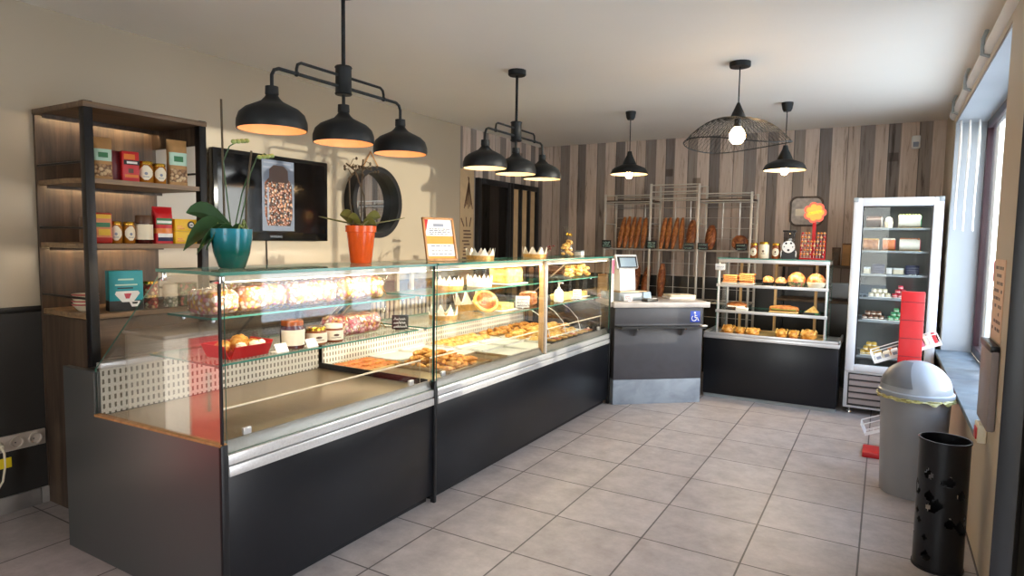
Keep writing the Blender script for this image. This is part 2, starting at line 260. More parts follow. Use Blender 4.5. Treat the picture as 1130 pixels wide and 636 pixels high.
# ------------------------------------------------------------------ mesh builder
class MB:
    def __init__(s): s.bm = bmesh.new()
    def _f(s, vs, m=0):
        try:
            f = s.bm.faces.new(vs); f.material_index = m; return f
        except ValueError: return None
    def box(s, x0, y0, z0, x1, y1, z1, m=0, bev=0.0, seg=2, edge_m=None, edge_axis=None):
        x0, x1 = sorted((x0, x1)); y0, y1 = sorted((y0, y1)); z0, z1 = sorted((z0, z1))
        v = [s.bm.verts.new(p) for p in ((x0, y0, z0), (x1, y0, z0), (x1, y1, z0), (x0, y1, z0), (x0, y0, z1), (x1, y0, z1), (x1, y1, z1), (x0, y1, z1))]
        fs = []
        for ids, ax in (((3, 2, 1, 0), 2), ((4, 5, 6, 7), 2), ((0, 1, 5, 4), 1), ((2, 3, 7, 6), 1), ((1, 2, 6, 5), 0), ((3, 0, 4, 7), 0)):
            f = s._f([v[i] for i in ids], m)
            if edge_m is not None and ax != edge_axis: f.material_index = edge_m
            fs.append(f)
        if bev:
            es = list({e for f in fs for e in f.edges})
            bmesh.ops.bevel(s.bm, geom=es, offset=bev, segments=seg, profile=0.5, affect='EDGES')
        return s
    def obox(s, c, size, rot=(0, 0, 0), m=0, bev=0.0):
        t = MB(); sx, sy, sz = (q / 2 for q in size); t.box(-sx, -sy, -sz, sx, sy, sz, m, bev)
        from mathutils import Euler
        s.join(t, Matrix.Translation(c) @ Euler(rot).to_matrix().to_4x4()); return s
    def join(s, t, mat=None):
        if mat is not None: bmesh.ops.transform(t.bm, matrix=mat, verts=t.bm.verts[:])
        me = bpy.data.meshes.new('tmp'); t.bm.to_mesh(me); t.bm.free(); s.bm.from_mesh(me); bpy.data.meshes.remove(me); return s
    def tube(s, pts, r, n=8, m=0, caps=True):
        pts = [Vector(p) for p in pts]; k = len(pts)
        rr = r if isinstance(r, (list, tuple)) else [r] * k
        rings = []; up = None
        for i, p in enumerate(pts):
            t = (pts[min(i + 1, k - 1)] - pts[max(i - 1, 0)]).normalized()
            if up is None: up = t.orthogonal().normalized()
            up = (up - t * up.dot(t))
            up = up.normalized() if up.length > 1e-6 else t.orthogonal().normalized()
            sd = t.cross(up); ring = []
            q = rr[i] if isinstance(rr[i], (tuple, list)) else (rr[i], rr[i])
            for j in range(n):
                a = 2 * PI * j / n
                ring.append(s.bm.verts.new(p + up * math.cos(a) * q[0] + sd * math.sin(a) * q[1]))
            rings.append(ring)
        for a, b in zip(rings, rings[1:]):
            for j in range(n): s._f([a[j], a[(j + 1) % n], b[(j + 1) % n], b[j]], m)
        if caps: s._f(rings[0][::-1], m); s._f(rings[-1], m)
        return s
    def cyl(s, p0, p1, r0, r1=None, n=20, m=0): return s.tube([p0, p1], [r0, r0 if r1 is None else r1], n, m)
    def lathe(s, prof, c=(0, 0, 0), n=28, m=0, ms=None, close=False):
        rings = []
        for (r, z) in prof:
            if r < 1e-5: rings.append([s.bm.verts.new((c[0], c[1], c[2] + z))])
            else: rings.append([s.bm.verts.new((c[0] + r * math.cos(2 * PI * j / n), c[1] + r * math.sin(2 * PI * j / n), c[2] + z)) for j in range(n)])
        for i, (a, b) in enumerate(zip(rings, rings[1:])):
            mm = ms[i] if ms else m
            for j in range(n):
                k = (j + 1) % n
                if len(a) == 1 and len(b) == 1: continue
                if len(a) == 1: s._f([a[0], b[k], b[j]], mm)
                elif len(b) == 1: s._f([a[j], a[k], b[0]], mm)
                else: s._f([a[j], a[k], b[k], b[j]], mm)
        return s
    def prism(s, poly, ax, d0, d1, m=0, side_m=None):
        def P(a, b, d): return {'x': (d, a, b), 'y': (a, d, b), 'z': (a, b, d)}[ax]
        A = [s.bm.verts.new(P(a, b, d0)) for a, b in poly]; B = [s.bm.verts.new(P(a, b, d1)) for a, b in poly]
        s._f(A[::-1], m); s._f(B, m); k = len(poly)
        for i in range(k): s._f([A[i], A[(i + 1) % k], B[(i + 1) % k], B[i]], m if side_m is None else side_m)
        return s
    def blob(s, c, r, amp=0.0, freq=3.0, seed=0, n=(20, 12), m=0, flat=None):
        t = MB(); bmesh.ops.create_uvsphere(t.bm, u_segments=n[0], v_segments=n[1], radius=1.0)
        for v in t.bm.verts:
            d = v.co.copy(); k = 1 + amp * noise.noise(d * freq + Vector((seed * 7.1, seed * 3.3, seed)))
            z = d.z
            if flat is not None and z * k < flat: z = flat / k
            v.co = Vector((d.x * r[0] * k + c[0], d.y * r[1] * k + c[1], z * r[2] * k + c[2]))
        for f in t.bm.faces: f.material_index = m
        s.join(t); return s
    def leaf(s, base, az, L, W, rise=0.5, droop=1.0, m=0, n=9, roll=0.0):
        base = Vector(base); d = Vector((math.cos(az), math.sin(az), 0)); sd = Vector((-d.y, d.x, 0)) * math.cos(roll) + Vector((0, 0, math.sin(roll))); nrm = d.cross(sd); rows = []
        for i in range(n):
            t = i / (n - 1); w = W * math.sin(PI * min(1, 0.12 + 0.88 * t)) ** 0.8 * (1 if t < 1 else 0.05) + 0.002
            p = base + d * L * t * (1 - 0.15 * t) + Vector((0, 0, L * (rise * t - droop * t * t)))
            rows.append([s.bm.verts.new(p + sd * w * q + nrm * (abs(q) * w * 0.35)) for q in (-1, -.5, 0, .5, 1)])
        bot = [[s.bm.verts.new(v.co - nrm * 0.003) for v in r] for r in rows]
        for a, b in zip(rows, rows[1:]):
            for j in range(4): s._f([a[j], a[j + 1], b[j + 1], b[j]], m)
        for a, b in zip(bot, bot[1:]):
            for j in range(4): s._f([b[j], b[j + 1], a[j + 1], a[j]], m)
        for i in range(n - 1):
            for j in (0, 4): s._f([rows[i][j], rows[i + 1][j], bot[i + 1][j], bot[i][j]], m)
        return s
    def xf(s, loc=(0, 0, 0), rz=0, rx=0, ry=0, sc=1.0):
        mt = Matrix.Translation(loc) @ Matrix.Rotation(rz, 4, 'Z') @ Matrix.Rotation(ry, 4, 'Y') @ Matrix.Rotation(rx, 4, 'X') @ Matrix.Scale(sc, 4)
        bmesh.ops.transform(s.bm, matrix=mt, verts=s.bm.verts[:]); return s
    def build(s, name, mats, parent=None, origin=None, world=False, sharp=38):
        if not isinstance(mats, (list, tuple)): mats = [mats]
        off = Vector((0, 0, 0))
        if parent is not None and world: off = parent_world(parent)
        elif origin is not None: off = Vector(origin)
        if off.length: bmesh.ops.translate(s.bm, vec=-off, verts=s.bm.verts[:])
        bmesh.ops.recalc_face_normals(s.bm, faces=s.bm.faces[:])
        me = bpy.data.meshes.new(name); s.bm.to_mesh(me); s.bm.free()
        for q in mats: me.materials.append(M[q] if isinstance(q, str) else q)
        for p in me.polygons: p.use_smooth = True
        me.set_sharp_from_angle(angle=R(sharp))
        o = bpy.data.objects.new(name, me); C.objects.link(o)
        if parent is not None: o.parent = parent
        elif origin is not None: o.location = origin
        return o
def parent_world(p):
    v = Vector((0, 0, 0))
    while p is not None: v += p.location; p = p.parent
    return v
def tag(o, label=None, cat=None, group=None, kind=None):
    if label: o['label'] = label
    if cat: o['category'] = cat
    if group: o['group'] = group
    if kind: o['kind'] = kind
    return o
def thing(name, label, cat, loc=(0, 0, 0), group=None, rz=0):
    o = bpy.data.objects.new(name, None); C.objects.link(o); o.location = loc; o.rotation_euler = (0, 0, rz); o.empty_display_size = 0.05
    return tag(o, label, cat, group)
def struct(name, mb, mats, origin=None): return tag(mb.build(name, mats, origin=origin), kind='structure')
def solid(name, mb, mats, label, cat, loc=None, group=None, rz=0):
    """one-mesh thing built in its own local coordinates"""
    o = mb.build(name, mats); o.location = loc or (0, 0, 0); o.rotation_euler = (0, 0, rz); return tag(o, label, cat, group)
def dup(root, loc, rz=0, label=None, group=None, sc=None):
    r = root.copy(); C.objects.link(r); r.location = loc; r.rotation_euler = (0, 0, rz)
    if sc: r.scale = (sc, sc, sc)
    if label: r['label'] = label
    if group: r['group'] = group
    for ch in list(root.children):
        c = ch.copy(); C.objects.link(c); c.parent = r
        for g in list(ch.children):
            d = g.copy(); C.objects.link(d); d.parent = c
    return r
def text_mb(txt, size, depth=0.0006):
    cu = bpy.data.curves.new('t', 'FONT'); cu.body = txt; cu.size = size; cu.extrude = depth; cu.align_x = 'CENTER'; cu.align_y = 'CENTER'; cu.resolution_u = 3
    o = bpy.data.objects.new('t', cu); C.objects.link(o); dg = bpy.context.evaluated_depsgraph_get()
    me = bpy.data.meshes.new_from_object(o.evaluated_get(dg)); t = MB(); t.bm.from_mesh(me)
    bpy.data.objects.remove(o); bpy.data.curves.remove(cu); bpy.data.meshes.remove(me)
    for f in t.bm.faces: f.material_index = 0
    return t

# ------------------------------------------------------------------ camera, sky, lamps
cam = bpy.data.cameras.new('camera'); cam.sensor_width = 36.0; cam.lens = 701.8 * 36.0 / 1130.0; cam.clip_start = 0.02
co = bpy.data.objects.new('camera', cam); C.objects.link(co)
rv, uv, fv = Vector((0.86246737, 0.5058725, 0.01558998)), Vector((-0.05206883, 0.05804852, 0.99695497)), Vector((-0.50342713, 0.86065288, -0.07640514))
co.matrix_world = Matrix.Translation((0, 0, 1.4122)) @ Matrix(((rv.x, uv.x, -fv.x), (rv.y, uv.y, -fv.y), (rv.z, uv.z, -fv.z))).to_4x4()
scene.camera = co
scene.view_settings.view_transform = 'Standard'; scene.view_settings.look = 'None'; scene.view_settings.gamma = 1.0
scene.view_settings.use_curve_mapping = False; scene.view_settings.exposure = 0.1
try:
    cy = scene.cycles; cy.transparent_max_bounces = 40; cy.max_bounces = 10; cy.diffuse_bounces = 4; cy.glossy_bounces = 4; cy.transmission_bounces = 6
    cy.use_denoising = True; cy.sample_clamp_indirect = 6; cy.caustics_reflective = False; cy.caustics_refractive = False
except Exception: pass
w = bpy.data.worlds.new('sky'); scene.world = w; w.use_nodes = True; nt = w.node_tree; bg = nt.nodes['Background']
tc = add(nt, 'ShaderNodeTexCoord'); sp = add(nt, 'ShaderNodeSeparateXYZ'); nt.links.new(tc.outputs['Generated'], sp.inputs[0])
nt.links.new(ramp(nt, sp.outputs[2], [(0.0, '#f2eade'), (0.25, '#e6e8ec'), (1.0, '#9fc0ea')]), bg.inputs['Color'])
bg.inputs['Strength'].default_value = 11.0
def light(name, kind, loc, energy, col, rot=(0, 0, 0), **k):
    l = bpy.data.lights.new(name, kind); l.energy = energy; l.color = rgb(col)[:3]
    for a, v in k.items(): setattr(l, a, v)
    o = bpy.data.objects.new(name, l); C.objects.link(o); o.location = loc; o.rotation_euler = rot; return o
sun = light('sun', 'SUN', (3, 6, 3), 3.6, '#fff0d8', angle=R(0.6))
sd = Vector((-1.0, -0.25, -0.05)); sun.rotation_euler = sd.to_track_quat('-Z', 'Y').to_euler()
for nm, loc, rot, sx, sy in (('portal_window', (0.80, 4.75, 1.47), (0, R(90), 0), 1.85, 2.6), ('portal_entrance', (0.80, 1.55, 1.1), (0, R(90), 0), 2.2, .95), ('portal_shopfront', (-.8, -2.75, 1.35), (R(90), 0, 0), 1.8, 2.1)):
    o = light(nm, 'AREA', loc, 1.0, '#ffffff', rot, shape='RECTANGLE', size=sx, size_y=sy); o.data.cycles.is_portal = True

# ------------------------------------------------------------------ room shell
XL, XR, YB, YF, H = -3.745, 0.42, 7.0, -2.5, 2.545
struct('floor', MB().box(XL - .07, YF - .3, -.08, XR + .28, YB + .1, 0), 'floor')
struct('street_ground', MB().box(0.72, -14, -.2, 25, 22, -.12).box(-18, -16, -.2, 0.7, YF - .31, -.12), 'outside')
struct('ceiling', MB().box(XL - .07, YF - .3, H, XR + .28, YB + .1, H + .1), 'ceiling')
o = struct('wall_left', MB().box(XL - .07, YF - .3, 0, XL, 5.33, H, 0).box(XL - .07, 5.33, 0, XL, YB + .1, H, 1), ['wall_cream', 'planks_y'])
struct('wall_back', MB().box(XL, YB, 0, XR + .28, YB + .1, H), 'planks_x')
rw = MB()
for y0, y1, z0, z1 in ((6.1, YB, 0, H), (3.5, 6.1, 0, .555), (3.5, 6.1, 2.38, H), (2.0, 3.5, 0, H), (1.1, 2.0, 2.2, H), (YF - .3, 1.1, 0, H)): rw.box(XR, y0, z0, XR + .28, y1, z1)
struct('wall_right', rw, 'wall_beige')
rv_ = MB().box(XR + .004, 6.085, .585, XR + .2, 6.10, 2.38).box(XR + .004, 3.5, 2.365, XR + .2, 6.1, 2.38)
struct('trim_1', rv_, 'reveal')
fw_ = MB()
for x0, x1, z0, z1 in ((XL, -1.7, 0, H), (.1, XR, 0, H), (-1.7, .1, 0, .3), (-1.7, .1, 2.4, H)): fw_.box(x0, YF - .3, z0, x1, YF, z1)
struct('wall_front', fw_, 'wall_beige')
struct('trim_2', MB().box(XL, YF, 0.085, XL + .010, 5.33, 1.005), 'wainscot')
struct('trim_3', MB().box(XL, YF, 1.005, XL + .016, 5.33, 1.035, bev=.003), 'black_trim')
bl = MB()
y = YF
while y < 5.3:
    bl.box(XL + .010, y + .0015, 0, XL + .022, min(y + .4485, 5.3), .085, bev=.002); y += .45
struct('baseboard_left', bl, 'wall_tile')
struct('trim_4', MB().box(XL + .02, YB - .012, 0, XR, YB, 1.035), 'wainscot')
# display window with sill and burgundy frame
def window(name, fr, panes, mats=('burgundy', 'window_glass')):
    w_ = tag(bpy.data.objects.new(name, None), kind='structure'); C.objects.link(w_)
    a = fr.build('window_frame', mats[0], w_); b = panes.build('window_pane', mats[1], w_)
    return w_
fr = MB(); x0, x1 = .62, .675
for y0, y1, z0, z1 in ((6.03, 6.085, .585, 2.365), (3.5, 3.56, .585, 2.365), (3.56, 6.03, .585, .645), (3.56, 6.03, 2.305, 2.365), (4.70, 4.75, .645, 2.305)): fr.box(x0, y0, z0, x1, y1, z1, bev=.005)
window('window_1', fr, MB().box(.640, 3.56, .645, .646, 4.70, 2.305).box(.640, 4.75, .645, .646, 6.03, 2.305))
sl = MB()
for k in range(6): sl.box(.385, 3.49 + k * .435 + .001, .555, .62, min(3.49 + (k + 1) * .435 - .001, 6.085), .585, bev=.003)
struct('trim_5', sl, 'slate')
fr = MB()
for x0, x1, z0, z1 in ((-1.7, -1.64, .3, 2.4), (.04, .1, .3, 2.4), (-1.64, .04, .3, .36), (-1.64, .04, 2.34, 2.4), (-.82, -.77, .36, 2.34)): fr.box(x0, YF - .2, z0, x1, YF - .14, z1, bev=.005)
window('window_3', fr, MB().box(-1.64, YF - .175, .36, -.82, YF - .169, 2.34).box(-.77, YF - .175, .36, .04, YF - .169, 2.34))
# entrance door standing open into the shop beside the camera
A, B_ = Vector((.302, 2.20, 0)), Vector((.405, 2.70, 0)); dv = (B_ - A); L = dv.length; ang = math.atan2(dv.y, dv.x)
d2 = tag(bpy.data.objects.new('door_2', None), kind='structure'); C.objects.link(d2); d2.location = A; d2.rotation_euler = (0, 0, ang)
MB().box(0, -.05, 0.01, .012, 0, 2.14, 0, .003).box(L - .05, -.05, 0.01, L, 0, 2.14, 0, .004).box(.012, -.05, 0.01, L - .05, 0, .09, 0, .004).box(.012, -.05, 2.05, L - .05, 0, 2.14, 0, .004).box(.012, -.05, 1.50, L - .05, 0, 1.55, 0, .004).build('door_frame', 'door_black', d2)
MB().box(.012, -.046, .09, L - .05, -.004, 1.50, 0, .003).build('door_panel', 'door_dark', d2)
MB().box(.012, -.03, 1.55, L - .05, -.024, 2.05).build('door_pane', 'door_glass', d2)
# dark glazed door at the back of the left wall, with a slatted side light
d1 = tag(bpy.data.objects.new('door_1', None), kind='structure'); C.objects.link(d1); d1.location = (XL, 5.60, 0)
f = MB()
for y0, y1, z0, z1 in ((0, .06, 0, 2.05), (.60, .67, 0, 2.05), (.06, .60, 1.99, 2.05), (.06, .60, 0, .2)): f.box(0, y0, z0, .05, y1, z1, bev=.004)
f.build('door_frame', 'door_black', d1)
MB().box(.01, .06, .2, .03, .60, 1.99).build('door_panel', 'screen', d1)
MB().box(.034, .06, .2, .038, .60, 1.99).build('door_pane', 'door_glass', d1)
MB().tube([(.05, .09, 1.0), (.09, .09, 1.0), (.09, .09, 1.2), (.05, .09, 1.2)], .008).build('door_handle', 'chrome', d1)
w2 = tag(bpy.data.objects.new('window_2', None), kind='structure'); C.objects.link(w2); w2.location = (XL, 6.28, 0)
f = MB()
for y0, y1 in ((0, .05), (.20, .25), (.40, .45), (.60, .66)): f.box(0, y0, 0, .05, y1, 2.05, bev=.003)
f.box(0, .05, 1.99, .05, .60, 2.05, bev=.003).box(0, .05, 0, .05, .60, .12, bev=.003)
f.build('window_frame', 'door_black', w2)
g = MB()
for y0 in (.05, .25, .45): g.box(.015, y0, .12, .022, y0 + .15, 1.99)
g.build('window_pane', 'cardboard', w2)

# roller blind over the window, its cords, and things on the right-hand pier
rb = thing('roller_blind', 'rolled up white blind on dark brackets over the window', 'blind', (.45, 3.3, 2.46))
MB().cyl((.43, 3.3, 2.455), (.43, 6.22, 2.455), .040, n=20).build('roller', 'blind', rb, world=True)
MB().cyl((.43, 6.22, 2.455), (.43, 6.235, 2.455), .045).build('end_cap', 'alu', rb, world=True)
MB().box(.452, 3.3, 2.405, .462, 6.22, 2.43, bev=.003).build('bottom_bar', 'black_metal', rb, world=True)
for yb in (5.9, 5.05, 4.2):
    MB().tube([(.40, yb, H), (.385, yb, 2.50), (.384, yb, 2.42), (.42, yb, 2.405)], .010).build('bracket', 'till_grey', rb, world=True)
def cord(name, x, y, z0, z1, label, group):
    mb = MB(); n = int((z1 - z0) / .012); pts = [(x, y, z1)] + [(x + .004 * math.sin(k * .5), y, z1 - (z1 - z0) * k / 12) for k in range(1, 12)] + [(x, y + .012, z0), (x, y + .024, z0 + .02)] + [(x, y + .024, z0 + (z1 - z0) * k / 6) for k in range(1, 7)]
    mb.tube(pts, .0058, 6)
    solid(name, mb.xf((-x, -y, -z0)), 'white', label, 'blind cord', (x, y, z0), group)
G = 'bead cords of the window blinds'
cord('blind_cord', .447, 5.95, 1.54, 2.40, 'white bead cord hanging nearest the wallpaper in the window recess', G)
cord('blind_cord', .50, 5.92, 1.53, 2.36, 'white bead cord hanging in the middle of the window recess', G)
cord('blind_cord', .56, 5.92, 1.53, 2.36, 'white bead cord hanging beside the far burgundy window frame', G)
cord('blind_cord', .525, 4.05, 1.93, 2.36, 'short white bead cord hanging near the pier, closest to the camera', G)
p = thing('opening_hours_poster', 'narrow peach paper poster with brown printing on the beige pier', 'poster', (XR, 3.3, 1.02))
MB().box(XR - .004, 3.19, 1.02, XR - .0005, 3.46, 1.36).build('paper', 'poster_orange', p, world=True)
pr_ = MB()
random.seed(3)
for k in range(9):
    zz = 1.325 - k * .032
    for j in range(5):
        if random.random() < .8: pr_.box(XR - .0052, 3.22 + j * .044, zz - .007, XR - .004, 3.22 + j * .044 + random.uniform(.015, .036), zz + .006)
pr_.build('printing', 'brown_pack', p, world=True)
p = thing('wall_cabinet', 'small grey brown wall box under the peach poster', 'wall box', (XR, 3.3, .70))
MB().box(XR - .03, 3.17, .66, XR - .002, 3.48, 1.0, bev=.006).build('body', 'grille', p, world=True)
MB().box(XR - .034, 3.17, .985, XR - .002, 3.48, 1.012, bev=.004).build('lid', 'black_metal', p, world=True)
p = thing('alarm_switch', 'little red and cream alarm box at the end of the window sill', 'alarm box', (XR, 3.4, .56))
MB().box(XR - .035, 3.36, .56, XR - .002, 3.47, .64, bev=.005).build('housing', 'cream_label', p, world=True)
MB().box(XR - .041, 3.37, .575, XR - .035, 3.43, .625, bev=.002).build('button', 'red', p, world=True)
ms = thing('motion_detector', 'small white alarm sensor high on the board papered back wall', 'sensor', (.19, YB, 2.30))
MB().box(.155, YB - .04, 2.30, .225, YB - .002, 2.42, bev=.012).build('housing', 'white_plastic', ms, world=True)
MB().box(.168, YB - .046, 2.315, .212, YB - .038, 2.36, bev=.004).build('lens', 'grey_print', ms, world=True)
st = thing('window_sticker', 'red and cream bottle shaped sticker on the window glass', 'sticker', (.637, 5.3, .75))
MB().prism([(5.05, .75), (5.28, .75), (5.29, .90), (5.27, 1.02), (5.21, 1.10), (5.21, 1.16), (5.13, 1.16), (5.13, 1.10), (5.06, 1.02), (5.04, .90)], 'x', .6365, .6395).build('bottle', 'bottle_print', st, world=True)
MB().prism([(5.05, 1.18), (5.35, 1.18), (5.35, 1.32), (5.05, 1.32)], 'x', .6365, .6395).build('price_panel', 'sticker_red', st, world=True)
MB().box(.6350, 5.09, .87, .6365, 5.24, .93).build('label', 'black', st, world=True)

# ------------------------------------------------------------------ pendant lamps
def shade_prof(Rr, Hh): return [(.026, Hh), (.027, Hh * .82), (.024, Hh * .80), (.030, Hh * .74), (.045, Hh * .65), (.074, Hh * .57), (Rr * .76, Hh * .48), (Rr * .92, Hh * .36), (Rr * .99, Hh * .20), (Rr, Hh * .08), (Rr * .985, 0)]
def shade(rt, c, Rr, Hh, inside, name='lamp_shade', prof=None):
    pf = prof or shade_prof(Rr, Hh)
    inn = [(max(r - .004, .004), z - .003 if i < len(pf) - 1 else z) for i, (r, z) in enumerate(pf)][::-1]
    mb = MB().lathe(pf + inn, c, 36, ms=[0] * (len(pf) - 1) + [0] + [1] * (len(inn) - 1))
    mb.lathe([(0, pf[0][1]), (pf[0][0], pf[0][1])], c, 36)
    return mb.build(name, ['matt_black', inside], rt, world=True)
def bulb(rt, c, r=.03, m='bulb'):
    b = MB().lathe([(0, -r), (r * .6, -r * .8), (r, 0), (r * .8, r * .7), (r * .45, r * 1.4), (r * .42, r * 1.9), (0, r * 1.9)], c, 20)
    return b.build('bulb', m, rt, world=True)
def triple(x, yc, label, sp=.40, rim=1.845, ins='shade_in', bm='bulb'):
    t = thing('triple_pendant_lamp', label, 'pendant lamp', (x, yc, H), 'black three shade pendant lamps')
    MB().lathe([(0, -.035), (.055, -.035), (.06, -.03), (.06, 0), (0, 0)], (x, yc, H), 28).build('ceiling_rose', 'matt_black', t, world=True)
    MB().cyl((x, yc, H - .03), (x, yc, rim + .34), .009).build('rod', 'matt_black', t, world=True)
    MB().lathe([(0, 0), (.036, 0), (.040, .006), (.036, .012), (.036, .118), (.040, .124), (.036, .13), (0, .13)], (x, yc, rim + .22), 24).build('hub', 'matt_black', t, world=True)
    for s in (-1, 1):
        z1 = rim + .255; b = MB()
        b.tube([(x, yc + s * .03, z1), (x, yc + s * (sp - .035), z1), (x, yc + s * (sp - .012), z1 - .01), (x, yc + s * sp, z1 - .033), (x, yc + s * sp, rim + .165)], .0075, 10)
        z2 = rim + .305
        b.tube([(x, yc + s * .03, z2), (x, yc + s * (sp * .62), z2), (x, yc + s * (sp * .665), z2 - .01), (x, yc + s * (sp * .68), z2 - .03), (x, yc + s * (sp * .68), z1)], .0065, 10)
        b.blob((x, yc + s * (sp * .68), z1), (.012, .012, .012))
        b.build('arm', 'matt_black', t, world=True)
    MB().cyl((x, yc, rim + .22), (x, yc, rim + .15), .008).build('stem', 'matt_black', t, world=True)
    for s in (-1, 0, 1):
        c = (x, yc + s * sp, rim); shade(t, c, .140, .175, ins); bulb(t, (c[0], c[1], rim + .055), .024, bm)
    return t
triple(-2.2, 2.19, 'black three shade bar pendant hanging above the potted orchids', ins='shade_in_copper', bm='bulb_dim')
triple(-2.2, 3.785, 'black three shade bar pendant hanging above the gold paper crowns', .385, 1.855)
def single(x, y, rim, label):
    t = thing('pendant_lamp', label, 'pendant lamp', (x, y, H), 'small single black pendant lamps')
    MB().lathe([(0, -.07), (.028, -.07), (.038, -.05), (.045, -.012), (.045, 0), (0, 0)], (x, y, H), 24).build('ceiling_rose', 'matt_black', t, world=True)
    MB().cyl((x, y, H - .05), (x, y, rim + .19), .004, n=8).build('cable', 'matt_black', t, world=True)
    Rr = .165
    shade(t, (x, y, rim), Rr, .2, 'shade_in', prof=[(.018, .20), (.024, .17), (.055, .105), (.062, .085), (.135, .055), (.15, .04), (Rr, .008), (Rr, 0)])
    bulb(t, (x, y, rim - .005), .034)
single(-1.99, 5.42, 2.0, 'single black pendant lamp hanging in front of the baguette rack')
single(-.742, 5.62, 2.005, 'single black pendant lamp hanging near the lollipop stand')
t = thing('wire_pendant_lamp', 'wide black wire mesh pendant lamp with a glowing round bulb', 'pendant lamp', (-.849, 4.27, H))
cx, cy_, rz_ = -.849, 4.25, 2.035
MB().lathe([(0, -.03), (.062, -.03), (.064, -.025), (.064, 0), (0, 0)], (cx, cy_, H), 28).build('ceiling_rose', 'matt_black', t, world=True)
MB().cyl((cx, cy_, H - .02), (cx, cy_, 2.27), .004, n=8).build('cable', 'matt_black', t, world=True)
MB().lathe([(0, .10), (.008, .10), (.045, .015), (.045, 0), (0, 0)], (cx, cy_, 2.195), 24).build('cap', 'matt_black', t, world=True)
def wire_dome(rad, h):
    mb = MB(); n = 56; tilt = R(4)
    def P(a, q):
        k = 1 + .10 * math.sin(2 * a + .6); r = .04 + (rad * k - .04) * q; z = h * (1 - q ** 2.2) + .02 * math.sin(2 * a) * q
        return Vector((cx + r * math.cos(a), cy_ + r * math.sin(a), rz_ + z))
    for j in range(n):
        for s in (1, -1):
            mb.tube([P(2 * PI * j / n + s * .5 * q, q) for q in [i / 7 for i in range(8)]], .0011, 3, caps=False)
    for q in (0.02, 1.0):
        mb.tube([P(2 * PI * i / 48, q) for i in range(49)], .0035 if q > .5 else .002, 6, caps=False)
    return mb
wire_dome(.30, .165).build('mesh_shade', 'matt_black', t, world=True)
MB().cyl((cx, cy_, 2.2), (cx, cy_, 2.13), .02).build('socket', 'matt_black', t, world=True)
MB().lathe([(0, -.05), (.03, -.042), (.048, -.015), (.05, .01), (.036, .042), (.018, .06), (0, .06)], (cx, cy_, 2.085), 24).build('bulb', 'bulb', t, world=True)
# ------------------------------------------------------------------ helpers for packed goods (front faces +x)
def pouch_mb(w, d, h, mfn, top=.02, n=28, rows=16, belly=.10):
    mb = MB(); rings = []
    for i in range(rows):
        t = i / (rows - 1)
        k = 1 - max(0, (t - .72) / .28) ** 1.4
        dd = max(top * .25, d * (k * (1 + belly * math.sin(PI * min(1, t * 1.3))))); ww = w * (1 - .06 * math.sin(PI * t) + (.0 if t < .8 else .02))
        ring = []
        for j in range(n):
            a = 2 * PI * j / n; ca, sa = math.cos(a), math.sin(a)
            ex = math.copysign(abs(ca) ** .55, ca) * dd / 2; ey = math.copysign(abs(sa) ** .55, sa) * ww / 2
            wob = .004 * noise.noise(Vector((ey * 60, t * 9, w * 50)))
            ring.append(mb.bm.verts.new((ex + wob, ey, h * t)))
        rings.append(ring)
    for i, (a, b) in enumerate(zip(rings, rings[1:])):
        for j in range(n):
            am = 2 * PI * (j + .5) / n; front = math.cos(am) > 0.05
            mb._f([a[j], a[(j + 1) % n], b[(j + 1) % n], b[j]], mfn((i + .5) / (rows - 1), math.sin(am), front))
    mb._f(rings[0][::-1], 0); mb._f(rings[-1], 0)
    return mb
def rectp(mb, x, y0, y1, z0, z1, m): mb.box(x, y0, z0, x + .0008, y1, z1, m); return mb
def patch(mb, r, z0, z1, hw, m=0, shape='rect', a0=0.0, n=12, rows=8):
    """label bent round a jar, centred on angle a0; hw = half angle"""
    prev = None
    for i in range(rows + 1):
        t = i / rows; z = z0 + (z1 - z0) * t
        k = 1 if shape == 'rect' else (min(1, .25 + 2.4 * min(t, 1 - t)) if shape == 'hex' else math.sqrt(max(0.02, 1 - (2 * t - 1) ** 2)))
        row = [mb.bm.verts.new((r * math.cos(a0 + hw * k * (2 * j / n - 1)), r * math.sin(a0 + hw * k * (2 * j / n - 1)), z)) for j in range(n + 1)]
        if prev:
            for j in range(n): mb._f([prev[j], prev[j + 1], row[j + 1], row[j]], m)
        prev = row
    return mb
def jar(label, loc, r, h, content, lid_m, shape, group=None, cat='jar', name='honey_jar', lab_m='cream_label', rz=0, lidk=.93, mark=True, liner=.14):
    t = thing(name, label, cat, loc, group, rz)
    lh = h * liner
    MB().lathe([(0, 0), (r * .9, 0), (r, .006), (r, h - lh - .014), (r * .86, h - lh - .002), (r * .86, h - lh), (0, h - lh)], n=28).build('jar_body', content, t)
    MB().lathe([(0, h - lh), (r * lidk, h - lh), (r * lidk, h - .004), (r * lidk - .003, h), (0, h)], n=32).build('lid', lid_m, t)
    q = MB(); hw = .95 if shape != 'rect' else 1.3
    patch(q, r + .0008, h * .14, h * (.80 if shape == 'hex' else .68), hw, 0, shape, a0=-.45)
    if mark:
        patch(q, r + .0016, h * .36, h * .50, hw * .22, 1, 'oval', a0=-.45)
        patch(q, r + .0016, h * .27, h * .30, hw * .4, 1, 'rect', a0=-.45, rows=1)
    q.build('jar_label', [lab_m, 'grey_print' if shape == 'hex' else 'brown_pack'], t)
    return t

